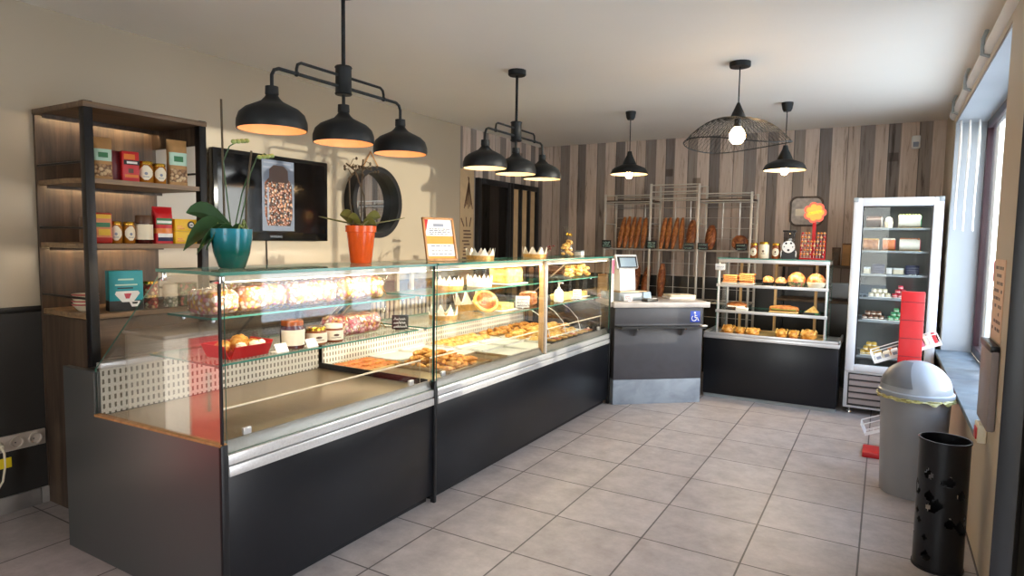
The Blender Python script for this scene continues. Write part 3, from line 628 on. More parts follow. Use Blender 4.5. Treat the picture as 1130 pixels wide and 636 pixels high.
# ------------------------------------------------------------------ open shelving by the left wall
SX, SY = -3.5, 1.89
sh = thing('display_shelving', 'tall dark oak and black metal shelving against the cream wall', 'shelving', (SX, SY, 0))
for y0 in (1.585, 2.165): MB().box(-3.295, y0, 0, -3.25, y0 + .04, 2.03, bev=.002).build('post', 'black_metal', sh, world=True)
MB().box(-3.738, 1.585, 0, -3.722, 2.20, 2.0).build('back_panel', 'wood_dark', sh, world=True)
MB().box(-3.738, 1.58, 2.0, -3.245, 2.207, 2.026, bev=.002).build('top_board', 'wood_top', sh, world=True)
for z in (1.672, 1.36, 1.02):
    s_ = MB().prism([(-3.722, 1.592), (-3.42, 1.575), (-3.32, 1.60), (-3.255, 1.627), (-3.255, 2.163), (-3.30, 2.2), (-3.722, 2.2)], 'z', z - .024, z).build('shelf', 'wood_shelf', sh, world=True)
    MB().box(-3.664, 1.64, z - .030, -3.658, 2.15, z - .024).build('led_strip', 'led_shelf', s_, world=True)
    MB().box(-3.656, 1.60, z - .040, -3.650, 2.19, z - .024).build('led_valance', 'wood_dark', s_, world=True)
    for yy in (1.592, 2.193): MB().tube([(-3.72, yy, z + .075), (-3.275, yy, z + .075)], .006).build('rail', 'black_metal', sh, world=True)
MB().box(-3.664, 1.62, 1.993, -3.657, 2.17, 2.0).build('led_strip', 'led_shelf', sh, world=True)
MB().box(-3.655, 1.59, 1.978, -3.649, 2.178, 2.0).build('led_valance', 'wood_dark', sh, world=True)
MB().box(-3.722, 2.180, 1.90, -3.296, 2.198, 2.0).build('side_board', 'wood_dark', sh, world=True)
MB().box(-3.722, 1.588, 0, -3.296, 1.604, .99).build('side_panel', 'wood_dark', sh, world=True)
MB().box(-3.722, 1.604, .77, -3.26, 2.163, .80, bev=.002).build('worktop', 'wood_top', sh, world=True)
MB().box(-3.31, 1.627, .80, -3.296, 2.163, .99, bev=.001).build('fascia', 'wood_top', sh, world=True)

# top shelf, from the front post towards the television
Z = 1.6725; X = -3.335
def kraft(label, y, h, w, seed):
    def mf(t, u, front):
        if not front: return 0
        if .42 < t < .74 and abs(u) < .93: return 2 if (.52 < t < .64 and abs(u) < .28) else 1
        if .08 < t < .38 and abs(u) < .85: return 3
        return 0
    t = pouch_mb(w, .055, h, mf, n=44, rows=26)
    return solid('nut_pouch', t, ['kraft', 'mint', 'green_print', 'nuts_plain'], label, 'paper pouch', (X, y, Z), 'kraft pouches on the top shelf', rz=R(-12))
M['nuts_plain'] = cells('nut_window', ['#b98f62', '#c9a67a', '#9a6e44', '#d8b98c'], 60, 0.4, '#6a4526')
kraft('kraft paper pouch with mint label nearest the front post on the top shelf', 1.70, .205, .088, 1)
kraft('taller kraft paper pouch with mint label at the television end of the top shelf', 2.085, .245, .10, 2)
mb = MB().box(-.02, -.03, 0, .02, .03, .15, bev=.004)
solid('biscuit_packet', mb, 'red_dark', 'dark red packet standing behind the bright red packet on the top shelf', 'packet', (X - .03, 1.775, Z))
mb = MB().box(-.022, -.040, 0, .022, .040, .152, 0, bev=.004); rectp(mb, .022, -.032, .040, .085, .108, 1); rectp(mb, .0228, -.018, .03, .091, .102, 2); rectp(mb, .022, -.03, .02, .112, .138, 3); rectp(mb, .022, -.028, .034, .022, .036, 3); rectp(mb, .022, -.012, .012, .044, .066, 4)
solid('biscuit_packet', mb, ['red', 'black', 'white', 'orange_pack', 'brown_pack'], 'bright red packet with a black name band on the top shelf', 'packet', (X, 1.832, Z), rz=R(-10))
jar('wide honey jar beside the bright red packet on the top shelf', (X, 1.915, Z), .036, .112, 'honey', 'gold_lid', 'hex')
jar('honey jar next to the tall kraft pouch on the top shelf', (X, 1.987, Z), .033, .108, 'honey', 'gold_lid', 'hex', rz=R(12))
# middle shelf
Z = 1.3605
mb = MB().box(-.02, -.012, 0, .02, .014, .13, 0, bev=.004); rectp(mb, .02, -.01, .012, .03, .07, 1)
solid('snack_packet', mb, ['brown_pack', 'kraft'], 'narrow brown packet half hidden left of the black post on the middle shelf', 'packet', (X - .02, 1.617, Z))
mb = MB().box(-.03, -.04, 0, .03, .04, .15, 0, bev=.008); rectp(mb, .03, -.036, .036, .03, .142, 1); rectp(mb, .0308, -.03, .03, .08, .102, 2); rectp(mb, .0308, -.034, .034, .122, .142, 3); rectp(mb, .0308, -.02, .03, .04, .07, 4)
solid('snack_packet', mb, ['red_pack', 'orange_pack', 'green_print', 'yellow_pack', 'yellow_pack'], 'orange snack packet with green band beside the black post', 'packet', (X, 1.69, Z), rz=R(-14))
jar('honey jar beside the orange snack packet on the middle shelf', (X, 1.757, Z), .029, .110, 'honey', 'gold_lid', 'hex')
jar('honey jar beside the large dark jam jar on the middle shelf', (X, 1.820, Z), .029, .110, 'honey', 'gold_lid', 'hex', rz=R(18))
jar('large jam jar with dark lid and cream label on the middle shelf', (X, 1.897, Z), .043, .146, 'jam', 'brown_pack', 'rect', name='jam_jar', liner=.28, mark=False)
def mf(t, u, front):
    if not front: return 0
    if t > .86: return 0
    if .50 < t < .68 and abs(u) < .8: return 1 if not (.55 < t < .63 and abs(u) < .6) else 4
    if .06 < t < .28 and u > -.5: return 2 if (t < .17) else 4
    if .28 < t < .40: return 3
    return 0
t = pouch_mb(.098, .06, .195, mf, n=44, rows=30)
solid('crisp_bag', t, ['red', 'green_print', 'navy', 'orange_pack', 'white'], 'glossy red snack bag with a green name band on the middle shelf', 'snack bag', (X, 1.995, Z), rz=R(-8))
for k, lab in enumerate(('lower yellow box of the two stacked on the middle shelf', 'upper yellow box of the two stacked on the middle shelf')):
    mb = MB().box(-.035, -.062, 0, .035, .062, .066, 0, bev=.002)
    mb.join(MB().lathe([(0, 0), (.021, 0), (.021, .0012), (0, .0012)], n=24, m=1), Matrix.Translation((.035, .028, .035)) @ Matrix.Rotation(R(90), 4, 'Y'))
    mb.join(MB().lathe([(0, 0), (.013, 0), (.013, .0012), (0, .0012)], n=20, m=2), Matrix.Translation((.0362, .030, .036)) @ Matrix.Rotation(R(90), 4, 'Y'))
    mb.box(.0374, .022, .032, .0384, .036, .037, 1); rectp(mb, .035, -.05, -.01, .012, .018, 3); rectp(mb, .035, -.05, -.022, .024, .029, 3)
    solid('biscuit_box', mb, ['yellow_pack', 'black', 'white', 'orange_pack'], lab, 'box', (X, 2.108, Z + .067 * k), 'yellow boxes on the middle shelf')
# lower shelf
Z = 1.0205
for k in range(4):
    mb = MB().lathe([(.024, 0), (.028, 0), (.040, .012), (.056, .030), (.060, .034), (.058, .036), (.050, .028), (.03, .010), (0, .006)], n=32, ms=[0, 0, 0, 1, 1, 0, 0, 0])
    solid('bowl', mb, ['cream_label', 'berry'], ('lowest', 'second', 'third', 'top')[k] + ' cream bowl with red rim in the stack at the open end of the shelving', 'bowl', (-3.46, 1.665, Z + .0165 * k), 'red rimmed bowls on the lower shelf')
mb = MB().box(-.035, -.076, 0, .035, .076, .203, 0, bev=.002); rectp(mb, .035, -.076, .076, 0.001, .052, 1); mb.box(-.034, -.0768, .001, .034, -.076, .052, 1)
for (y0, y1, z0, z1) in ((-.036, .034, .155, .163), (-.05, .05, .128, .135)): rectp(mb, .035, y0, y1, z0, z1, 3)
rectp(mb, .035, -.04, .03, .112, .118, 1)
mb.prism([(-.052, .085), (-.046, .100), (.052, .100), (.060, .088), (.030, .045), (-.020, .045)], 'x', .0358, .0368, 2); mb.prism([(-.012, .088), (.022, .088), (.012, .062), (-.004, .062)], 'x', .0368, .0376, 4)
mb.prism([(.010, .048), (.060, .048), (.052, .020), (.022, .020)], 'x', .0368, .0376, 2); mb.prism([(.022, .044), (.05, .044), (.046, .034), (.026, .034)], 'x', .0376, .0384, 1)
solid('coffee_box', mb, ['teal_pack', 'black', 'white', 'mint', 'berry'], 'teal and black box with a white cup picture on the lower shelf', 'box', (X, 1.79, Z), rz=R(-14))
def tin(label, y, z, m, h, name='tin', r=.0335, grp='small round tins on the lower shelf'):
    t = thing(name, label, 'tin', (X, y, z), grp)
    MB().lathe([(0, 0), (r, 0), (r, h - .014), (0, h - .014)], n=28).build('body', m, t)
    MB().lathe([(0, h - .014), (r + .0015, h - .014), (r + .0015, h - .002), (r - .002, h), (0, h)], n=28).build('lid', 'gold_lid' if m == 'tin_art' else 'cream_label', t)
tin('lower red floral tin of the two stacked on the lower shelf', 1.925, Z, 'tin_art', .072); tin('upper red floral tin of the two stacked on the lower shelf', 1.925, Z + .0725, 'tin_art', .070)
tin('lower speckled cream tin stacked beside the red tins', 2.03, Z, 'pattern_jar', .07, r=.036); tin('upper plain cream tin stacked beside the red tins', 2.03, Z + .0705, 'cream_label', .05, r=.036)
mb = MB().box(-.03, -.046, 0, .03, .046, .125, 0, bev=.004).box(-.0305, -.0465, .112, .0305, .0465, .125, 1, bev=.004)
solid('picture_tin', mb, ['tin_art_green', 'leaf_olive'], 'green picture tin at the right end of the lower shelf', 'tin', (X, 2.12, Z))

# ------------------------------------------------------------------ left wall: television, mirror, sockets, poster
tv = thing('television', 'black flat television on the cream wall showing a jar of nuts', 'television', (XL, 3.0, 1.376))
MB().box(XL + .002, 2.8, 1.5, XL + .04, 3.2, 1.85, bev=.004).build('wall_bracket', 'black_metal', tv, world=True)
MB().box(XL + .04, 2.525, 1.376, XL + .085, 3.475, 1.962, bev=.006).build('housing', 'tv_black', tv, world=True)
scn = MB().box(XL + .085, 2.555, 1.435, XL + .0865, 3.445, 1.935).build('screen', 'screen', tv, world=True)
xx = XL + .0866
pg = MB().box(xx, 2.885, 1.445, xx + .001, 3.155, 1.93, 0); pg.box(xx + .001, 2.895, 1.87, xx + .0014, 3.145, 1.885, 3).box(xx + .001, 2.90, 1.905, xx + .0014, 3.13, 1.915, 3)
jp = [(2.945, 1.845), (3.10, 1.845), (3.10, 1.81), (3.135, 1.77), (3.14, 1.56), (3.12, 1.48), (2.93, 1.48), (2.905, 1.56), (2.905, 1.77), (2.945, 1.81)]
pg.prism(jp, 'x', xx + .001, xx + .0018, 1); pg.prism([(2.94, 1.78), (3.105, 1.78), (3.10, 1.865), (3.06, 1.895), (2.98, 1.895), (2.945, 1.865)], 'x', xx + .0018, xx + .0024, 2)
pg.box(xx + .0018, 2.925, 1.74, xx + .0022, 2.94, 1.52, 3)
pg.build('picture', ['picture_bg', 'nuts', 'picture_lid', 'grey_print'], scn, world=True)
tx = text_mb('SAMSUNG', .022).xf((0, 0, 0), rx=R(90)); tx.xf((0, 0, 0), rz=R(90)).xf((XL + .0855, 3.0, 1.405)); tx.build('lettering', 'grey_print', tv, world=True)
MB().tube([(XL + .006, 2.98, 1.38), (XL + .006, 2.985, 1.2), (XL + .018, 2.99, 1.0)], .004).build('cable', 'black', tv, world=True)
mr = thing('round_mirror', 'round wall mirror in a deep black frame behind the orange orchid pot', 'mirror', (XL, 4.02, 1.70))
def ringx(ro, ri, d, m=0): return MB().lathe([(ri, 0), (ro, 0), (ro, d), (ri, d), (ri, 0)], n=56, m=m)
fr_ = ringx(.295, .252, .10).xf((0, 0, 0), ry=R(90)).xf((XL + .002, 4.02, 1.70)); fr_.build('frame', 'black_metal', mr, world=True)
MB().lathe([(0, 0), (.253, 0), (.253, .012), (0, .012)], n=48).xf((0, 0, 0), ry=R(90)).xf((XL + .004, 4.02, 1.70)).build('glass', 'mirror', mr, world=True)
MB().tube([(XL + .02, 3.92, 1.98), (XL + .012, 4.02, 2.12), (XL + .02, 4.12, 1.98)], .006).build('strap', 'wood_frame', mr, world=True)
sk = thing('wall_socket_strip', 'beige strip of wall sockets on the charcoal lower wall', 'socket', (XL + .01, 1.42, .32))
M['socket'] = plain('socket_beige', '#cdbfb2', 0.4)
MB().box(XL + .010, 1.17, .315, XL + .022, 1.578, .395, bev=.003).build('plate', 'socket', sk, world=True)
for k in range(5):
    yk = 1.21 + k * .08
    so = MB().lathe([(0, .004), (.020, .004), (.024, .010), (.030, .010), (.030, 0), (0, 0)], n=28).xf((0, 0, 0), ry=R(90)).xf((XL + .022, yk, .355)).build('socket', 'socket', sk, world=True)
    MB().lathe([(0, 0), (.0035, 0), (.0035, .001), (0, .001)], n=10).xf((0, 0, 0), ry=R(90)).xf((XL + .0262, yk - .008, .355)).build('pin_hole', 'black', so, world=True)
pl = thing('power_plug', 'pale plug and hanging cable with a yellow tag in the wall socket', 'plug', (XL + .03, 1.37, .355))
MB().lathe([(0, 0), (.019, 0), (.019, .022), (.010, .036), (0, .036)], n=20).xf((0, 0, 0), ry=R(90)).xf((XL + .0265, 1.37, .355)).build('plug_body', 'cream_label', pl, world=True)
MB().tube([(XL + .06, 1.37, .355), (XL + .085, 1.372, .33), (XL + .085, 1.372, .26), (XL + .075, 1.365, .19), (XL + .06, 1.34, .135), (XL + .055, 1.29, .115), (XL + .05, 1.2, .06), (XL + .05, 1.1, .012)], .005).build('cable', 'cream_label', pl, world=True)
MB().box(XL + .082, 1.335, .255, XL + .088, 1.40, .305, bev=.002).build('tag', 'cable_yellow', pl, world=True)
ps = thing('menu_sign', 'tall tan poster with a leaf drawing and brown lines beside the dark door', 'poster', (XL, 5.45, 1.0))
MB().box(XL + .001, 5.33, .9, XL + .004, 5.575, 2.12).build('paper', 'poster_tan', ps, world=True)
q = MB(); random.seed(5)
for k in range(12): q.box(XL + .004, 5.37 + random.uniform(0, .03), 1.50 - k * .035, XL + .005, 5.50 + random.uniform(-.05, .04), 1.485 - k * .035)
for k in range(7): q.join(MB().box(0, -.006, 0, .001, .006, random.uniform(.2, .34)), Matrix.Translation((XL + .004, 5.40 + k * .025, 1.72 + .02 * (k % 3))) @ Matrix.Rotation(R(-16 + k * 5), 4, 'X'))
for k in range(3): q.join(MB().box(0, -.008, 0, .001, .008, .10), Matrix.Translation((XL + .004, 5.40 + k * .05, 1.535)) @ Matrix.Rotation(R(32 - k * 24), 4, 'X'))
q.build('printing', 'brown_pack', ps, world=True)
# slatted wooden trolley behind the counter
tr = thing('slatted_trolley', 'pale wooden slatted trolley standing behind the display counter', 'trolley', (XL + .16, 4.5, 0))
for yy in (4.30, 4.50): MB().box(XL + .03, yy, 0, XL + .06, yy + .035, 1.12, bev=.003).build('post', 'cream_metal', tr, world=True)
for yy in (4.0, 5.0): MB().box(XL + .03, yy, 0, XL + .06, yy + .03, .89, bev=.003).build('leg', 'wood_pale', tr, world=True)
q = MB()
for k in range(17): q.box(XL + .062, 4.035 + k * .056, .58, XL + .074, 4.063 + k * .056, .88, bev=.002)
q.build('slats', 'cream_metal', tr, world=True)
q = MB().box(XL + .03, 4.0, .88, XL + .08, 5.03, .905, bev=.003).box(XL + .03, 4.0, .55, XL + .08, 5.03, .58, bev=.003); q.build('rail', 'wood_pale', tr, world=True)
# white display cabinet with a red front, near the camera by the left wall (seen mirrored in the end glass of the counter)
cb = thing('promotion_cabinet', 'white cabinet with a red front panel by the left wall', 'cabinet', (-3.5, .1, 0))
MB().box(-3.72, -.3, 0.06, -3.34, .83, .84, bev=.012).build('body', 'white_plastic', cb, world=True)
MB().box(-3.725, -.31, .84, -3.325, .84, .862, bev=.006).build('top', 'alu', cb, world=True)
MB().box(-3.70, -.27, 0, -3.37, .80, .06).build('plinth', 'black_metal', cb, world=True)
dd = MB().box(-3.34, -.28, .08, -3.322, .69, .83, bev=.004).build('front_panel', 'sticker_red', cb, world=True)
MB().tube([(-3.322, .60, .40), (-3.295, .60, .40), (-3.295, .60, .62), (-3.322, .60, .62)], .008).build('handle', 'chrome', dd, world=True)
M['glaze'] = crust('brown_glaze', '#6e3511', '#9c5620', '#c98a48', 30, 0.3)
# ------------------------------------------------------------------ refrigerated display counters
CF = -2.02          # plane of the customers' glass
def slope_bar(mb, y, m=0, w=.013):
    mb.tube([(-2.375, y, 1.262), (-2.865, y, .842)], w / 2, 4, m)
def counter(name, label, y0, y1, left_end, right_end):
    t = thing(name, label, 'display counter', (-2.5, (y0 + y1) / 2, 0), 'glass display counters')
    W = dict(parent=t, world=True)
    ya, yb = y0 + (.028 if left_end else .012), y1 - .012
    MB().box(-2.045, ya, .045, CF, yb, .535, bev=.003).build('front_panel', 'black_panel', **W)
    MB().box(-2.10, ya, .0, -2.06, yb, .045).build('plinth', 'black_metal', **W)
    MB().box(-3.10, ya, .0, -2.10, yb, .60).build('cabinet_body', 'black_metal', **W)
    MB().box(-2.86, ya, .60, -2.085, yb, .632, bev=.002).build('deck', 'steel', **W)
    MB().box(-2.075, ya, .533, CF + .012, yb, .572, 0, .004).box(-2.075, ya, .576, CF + .008, yb, .615, 0, .004).build('bumper_rail', 'alu', **W)
    MB().prism([(-2.085, .615), (-2.03, .615), (-2.03, .622), (-2.052, .657), (-2.060, .657), (-2.085, .632)], 'y', ya, yb).build('steel_strip', 'steel_lip', **W)
    MB().box(-2.878, ya, .632, -2.868, yb, .83).build('perforated_panel', 'perforated', **W)
    MB().box(-2.90, ya, .83, -2.862, yb, .856, bev=.004).build('rear_rail', 'alu', **W)
    MB().box(-3.10, ya, .60, -2.90, yb, .80, bev=.004).build('rear_ledge', 'black_metal', **W)
    MB().box(-2.026, ya, .618, CF, yb, 1.268, 0, edge_m=1, edge_axis=0).build('front_glass', ['glass', 'edge'], **W)
    MB().box(-2.395, y0 + .002, 1.268, -2.004, y1 - .002, 1.280, 0, edge_m=1, edge_axis=2).build('top_glass', ['top_glass', 'edge'], **W)
    for z, xa, xb, nm in ((1.105, -2.40, -2.125, 'shelf'), (.932, -2.53, -2.10, 'shelf')):
        s_ = MB().box(xa, ya + .02, z - .008, xb, yb - .02, z, 0, edge_m=1, edge_axis=2).build(nm, ['top_glass', 'edge'], **W)
        cl = MB()
        for yy in (ya + .06, yb - .06):
            for xx in (xa + .04, xb - .05): cl.cyl((xx, yy, z - .024), (xx, yy, z - .008), .009, n=12)
        cl.build('clamp', 'chrome', s_, world=True)
    led = MB().box(-2.085, ya, 1.244, -2.04, yb, 1.2675, 0, .003).build('light_profile', 'cream_metal', **W)
    MB().box(-2.080, ya + .03, 1.240, -2.045, yb - .03, 1.244).build('led_strip', 'led', led, world=True)
    fr = MB()
    for yy in ((yb - .012, yb - .05) if left_end else (ya + .012, yb - .012)): slope_bar(fr, yy)
    fr.tube([(-2.385, ya, 1.257), (-2.385, yb, 1.257)], .008, 6)
    fr.build('rear_frame', 'cream_metal', **W)
    n = 2 if y1 - y0 < 1.5 else 3
    for k in range(n):
        a = ya + (yb - ya) * k / n; b = ya + (yb - ya) * (k + 1) / n
        q = MB(); P = [(-2.380, 1.25), (-2.861, .846), (-2.865, .851), (-2.384, 1.255)]
        q.prism(P, 'y', a + .01, b - .01); q.build('sliding_pane', 'glass', **W)
    # low sneeze guard on the deck
    MB().box(-2.092, ya + .03, .632, -2.088, yb - .02, .765, 0, edge_m=1, edge_axis=0).build('deck_guard', ['glass', 'cream_metal'], **W)
    MB().box(-2.094, ya + .03, .763, -2.085, yb - .02, .770, bev=.001).build('guard_edge', 'cream_metal', **W)
    cl = MB()
    for yy in (ya + .10, yb - .14): cl.box(-2.075, yy, .655, -2.06, yy + .035, .683, bev=.003)
    cl.build('glass_clip', 'alu', **W)
    for xx in (-2.09, -3.05):
        for yy in (ya + .05, yb - .03): MB().cyl((xx, yy, 0), (xx, yy, .05), .018, n=12).build('foot', 'till_black', **W)
    if left_end:
        MB().prism([(-2.018, 0.0), (-2.018, .650), (-2.868, .632), (-2.868, .822), (-3.12, .822), (-3.12, 0)], 'y', y0, y0 + .026).build('end_panel', 'satin_dark', **W)
        MB().box(-2.030, y0 - .001, 0, CF + .006, y0 + .028, .655, bev=.003).build('corner_post', 'black_metal', **W)
        MB().prism([(-2.022, .655), (-2.022, 1.268), (-2.372, 1.268), (-2.868, .835), (-2.868, .640)], 'y', y0 + .008, y0 + .014, 0, 1).build('end_glass', ['end_glass', 'edge'], **W)
        MB().box(-2.028, y0 + .006, .655, CF + .002, y0 + .014, 1.268).build('corner_joint', 'black_metal', **W)
        MB().prism([(-2.868, .632), (-2.018, .650), (-2.018, .659), (-2.868, .641)], 'y', y0 - .002, y0 + .026).build('end_trim', 'wood_frame', **W)
        MB().box(-2.06, y0 - .004, 1.240, -2.00, y0 + .018, 1.267, bev=.004).build('hinge', 'chrome', **W)
        MB().box(-2.375, y0 - .002, 1.235, -2.345, y0 + .016, 1.267, bev=.004).build('hinge', 'chrome', **W)
    MB().box(-2.034, y1 - .012, .0, CF + .014, y1 + .008, .66, bev=.003).box(-2.03, y1 - .004, .66, CF + .003, y1, 1.268).build('joint_post', 'black_metal', **W)
    MB().box(-2.86, y1 - .012, .632, -2.06, y1 - .006, .665).build('divider', 'black_metal', **W)
    if right_end:
        MB().prism([(-2.022, .655), (-2.022, 1.268), (-2.372, 1.268), (-2.868, .835), (-2.868, .640)], 'y', y1 - .014, y1 - .008, 0, 1).build('end_glass', ['glass', 'edge'], **W)
        MB().box(-2.066, 3.905, .615, -2.03, 3.955, 1.266, 0, .004).box(-2.03, 3.915, .618, -2.014, 3.94, 1.266, 1, .003).build('pillar', ['wood_pale', 'alu'], **W)
        for yy in (4.30, 4.58, 4.86):
            MB().tube([(-2.50, yy, .93), (-2.40, yy, .90), (-2.28, yy, .84), (-2.20, yy, .76), (-2.17, yy, .66)], .0035, 8).build('curved_guard_rod', 'alu', **W)
    return t
counter('display_counter', 'near display counter with a bare steel deck and bags of sweets', 1.40, 2.655, True, False)
counter('display_counter', 'long display counter full of pastries and gold crowns', 2.665, 5.13, False, True)
def area(nm, loc, sx, sy, e, col, rot=(0, 0, 0)): return light(nm, 'AREA', loc, e, col, rot, shape='RECTANGLE', size=sx, size_y=sy)
for yc, ln, e1, e2 in ((2.03, 1.12, 4.5, 3), (3.9, 2.3, 19, 21)):
    area('counter_led_and_fill', (-2.062, yc, 1.237), .03, ln, e1, '#ffeccb', (0, R(34), 0)); area('counter_led_and_fill', (-2.395, yc, 1.245), .02, ln, e2, '#ffeccb', (0, R(6), 0))  # second is an added fill to brighten the rear deck, no fitting there

# ------------------------------------------------------------------ bags of sweets and jars in the near counter
def candy_bag(label, c, L, hh, d, mat, seed, grp, lean=0, tie=False):
    t = thing('sweet_bag', label, 'bag of sweets', c, grp, lean)
    mb = MB(); n = 30; rows = 22; rings = []
    for i in range(rows):
        q = i / (rows - 1); y = -L / 2 + L * q; e = max(0.08, min(1, math.sin(PI * min(max(q, .0), 1)) * 3.2)) ** .6
        ring = []
        for j in range(n):
            a = 2 * PI * j / n; cx_, cz = math.cos(a), math.sin(a)
            k = e * (1 + .13 * noise.noise(Vector((cx_ * 2.2, y * 26, cz * 2.2 + seed * 9))))
            z = hh / 2 + math.copysign(abs(cz) ** .6, cz) * hh / 2 * k
            ring.append(mb.bm.verts.new((math.copysign(abs(cx_) ** .7, cx_) * d / 2 * k, y + .006 * noise.noise(Vector((j, seed, i))), max(0.001, z))))
        rings.append(ring)
    for a, b in zip(rings, rings[1:]):
        for j in range(n): mb._f([a[j], a[(j + 1) % n], b[(j + 1) % n], b[j]])
    mb._f(rings[0][::-1]); mb._f(rings[-1])
    film = MB(); film.bm.from_mesh(_tmpmesh(mb.bm))
    for v in film.bm.verts:
        v.co = Vector((v.co.x * 1.07 + .004 * noise.noise(v.co * 45), v.co.y * 1.01, max(.0005, hh / 2 + (v.co.z - hh / 2) * 1.06 + .006 * noise.noise(v.co * 38 + Vector((seed, 0, 0))))))
    mb.build('sweets', mat, t, sharp=80); film.build('bag_film', 'film', t, sharp=25)
    if tie:
        q = MB(); q.tube([(0, L / 2 - .005, hh * .5), (0.004, L / 2 + .02, hh * .52), (.012, L / 2 + .05, hh * .75), (-.004, L / 2 + .075, hh * .95)], [.012, .006, .02, .034], 12); q.build('bag_neck', 'film', t)
        q = MB(); q.tube([(.006, L / 2 + .014, hh * .5), (.03, L / 2 + .03, hh * .3), (.035, L / 2 + .045, .01)], .003, 6).tube([(.006, L / 2 + .014, hh * .5), (.03, L / 2, hh * .35), (.04, L / 2 + .005, .02)], .003, 6); q.build('ribbon', 'gold_lid', t)
    return t
def _tmpmesh(bm):
    me = bpy.data.meshes.new('tmp'); bm.to_mesh(me); return me
Z1, Z2 = 1.1055, .9325
G = 'bags of sweets on the upper glass shelf'
candy_bag('short bag of sweets at the left end of the upper shelf of the near counter', (-2.24, 1.535, Z1), .13, .098, .17, 'candy', 1, G)
candy_bag('bag of sweets next to the left end bag on the upper shelf', (-2.24, 1.72, Z1), .23, .108, .17, 'candy', 2, G)
candy_bag('bag of pale sweets in the middle of the upper shelf of the near counter', (-2.24, 1.985, Z1), .28, .112, .17, 'candy', 3, G)
candy_bag('tied bag of sweets at the right end of the upper shelf of the near counter', (-2.24, 2.29, Z1), .31, .118, .17, 'candy', 4, G, tie=True)
candy_bag('bag of pink sweets on the lower shelf behind the small jars', (-2.265, 2.30, Z2), .33, .10, .14, 'candy_pink', 5, 'bags of sweets on the lower glass shelf', tie=True)
t = thing('pastry_tray', 'red card tray of small caramel pastries on the lower shelf', 'tray', (-2.22, 1.625, Z2))
mb = MB()
mb.prism([(-.07, -.085), (.07, -.085), (.07, .085), (-.07, .085)], 'z', 0, .004)
for s in (-1, 1):
    mb.prism([(s * .07, 0), (s * .074, 0), (s * .10, .05), (s * .096, .05)], 'y', -.085, .085); mb.prism([(s * .085, 0), (s * .089, 0), (s * .115, .055), (s * .111, .055)], 'x', -.07, .07)
mb.build('tray', 'red', t)
for k, (a, b, c_) in enumerate(((-.02, -.05, .035), (.025, -.01, .04), (-.03, .03, .05), (.02, .055, .035))):
    MB().blob((a, b, c_), (.032, .036, .026), .25, 2.5, k).build('pastry', 'croissant', t)
for k, (a, b) in enumerate(((.062, .03), (.062, -.03), (.055, .065))):
    MB().blob((a, b, .045), (.018, .02, .016), .3, 3, k + 9).build('wrapped_sweet', 'cream_label', t)
jar('large jar of dark spread with cream label on the lower shelf of the near counter', (-2.17, 1.855, Z2), .050, .122, 'jam', 'caramel', 'rect', name='spread_jar', liner=.18, mark=False)
jar('small caramel jar with black and white tag beside the large jar', (-2.17, 1.985, Z2), .048, .080, 'caramel', 'gold_lid', 'rect', name='spread_jar', liner=.2)
jar('small caramel jar with pale paper cap beside the pink sweets', (-2.165, 2.085, Z2), .044, .080, 'caramel', 'cream_label', 'rect', name='spread_jar', liner=.2)
def price_sign(label, loc, w=.09, h=.06, m='black', ink='white', rz=0, group=None, lines=2, seed=1):
    t = thing('price_sign', label, 'price sign', loc, group, rz)
    MB().box(-.004, -w / 2, .004, 0, w / 2, h, bev=.001).build('card', m, t)
    q = MB(); random.seed(seed)
    for k in range(lines):
        zz = h * (.72 - .5 * k / max(1, lines - 1)) if lines > 1 else h * .5; yy = -w * .38
        while yy < w * .32:
            d = random.uniform(w * .05, w * .15); q.tube([(.001, yy, zz - h * .06), (.001, yy + d * .5, zz + h * random.uniform(.02, .14)), (.001, yy + d, zz - h * .05)], h * .022, 4); yy += d + w * .03
    q.build('handwriting', ink, t)
    MB().box(-.022, -w * .3, 0, .006, w * .3, .005, bev=.001).build('stand', 'till_black' if m == 'black' else 'chrome', t)
    return t
price_sign('black price sign at the right end of the lower shelf by the pink sweets', (-2.16, 2.545, Z2), .085, .078, rz=R(-45), seed=2, lines=3)
for k, (yy, lab) in enumerate(((1.765, 'blank white card between the red tray and the large jar'), (1.925, 'blank white card between the large jar and the small jars'))):
    solid('price_card', MB().box(-.05, -.03, 0, .0, .03, .0015).prism([(-.002, 0), (0, 0), (-.02, .035), (-.022, .035)], 'y', -.03, .03), 'white', lab, 'card', (-2.12, yy, Z2), 'white cards on the lower shelf')

# ------------------------------------------------------------------ things on top of the counters
ZT = 1.2805
t = thing('orchid', 'bare stemmed orchid with dark drooping leaves in a teal pot', 'potted plant', (-2.25, 1.628, ZT), 'potted orchids')
MB().lathe([(0, 0), (.045, 0), (.050, .004), (.068, .06), (.077, .120), (.078, .156), (.074, .156), (.072, .13), (0, .13)], n=44).build('pot', 'teal_pot', t)
MB().blob((0, 0, .135), (.070, .070, .02), .2, 6, 2).build('bark', 'soil', t)
mb = MB()
for az, L, W, ri, dr, h0, ro in ((R(228), .19, .045, .95, .60, .15, .9), (R(214), .22, .046, .50, .85, .145, .8), (R(236), .15, .036, .10, .75, .150, .7), (R(262), .12, .034, .25, .9, .15, .6), (R(30), .08, .026, .8, .9, .14, -.6)):
    mb.leaf((0, 0, h0), az, L, W, ri, dr, roll=ro)
mb.build('leaves', 'leaf', t)
MB().tube([(-.018, -.018, .13), (-.019, -.022, .66)], .0042, 8).build('stake', 'stem', t)
MB().tube([(.02, .05, .13), (.022, .055, .30), (.03, .075, .47)], .0042, 8).build('stake', 'stem', t)
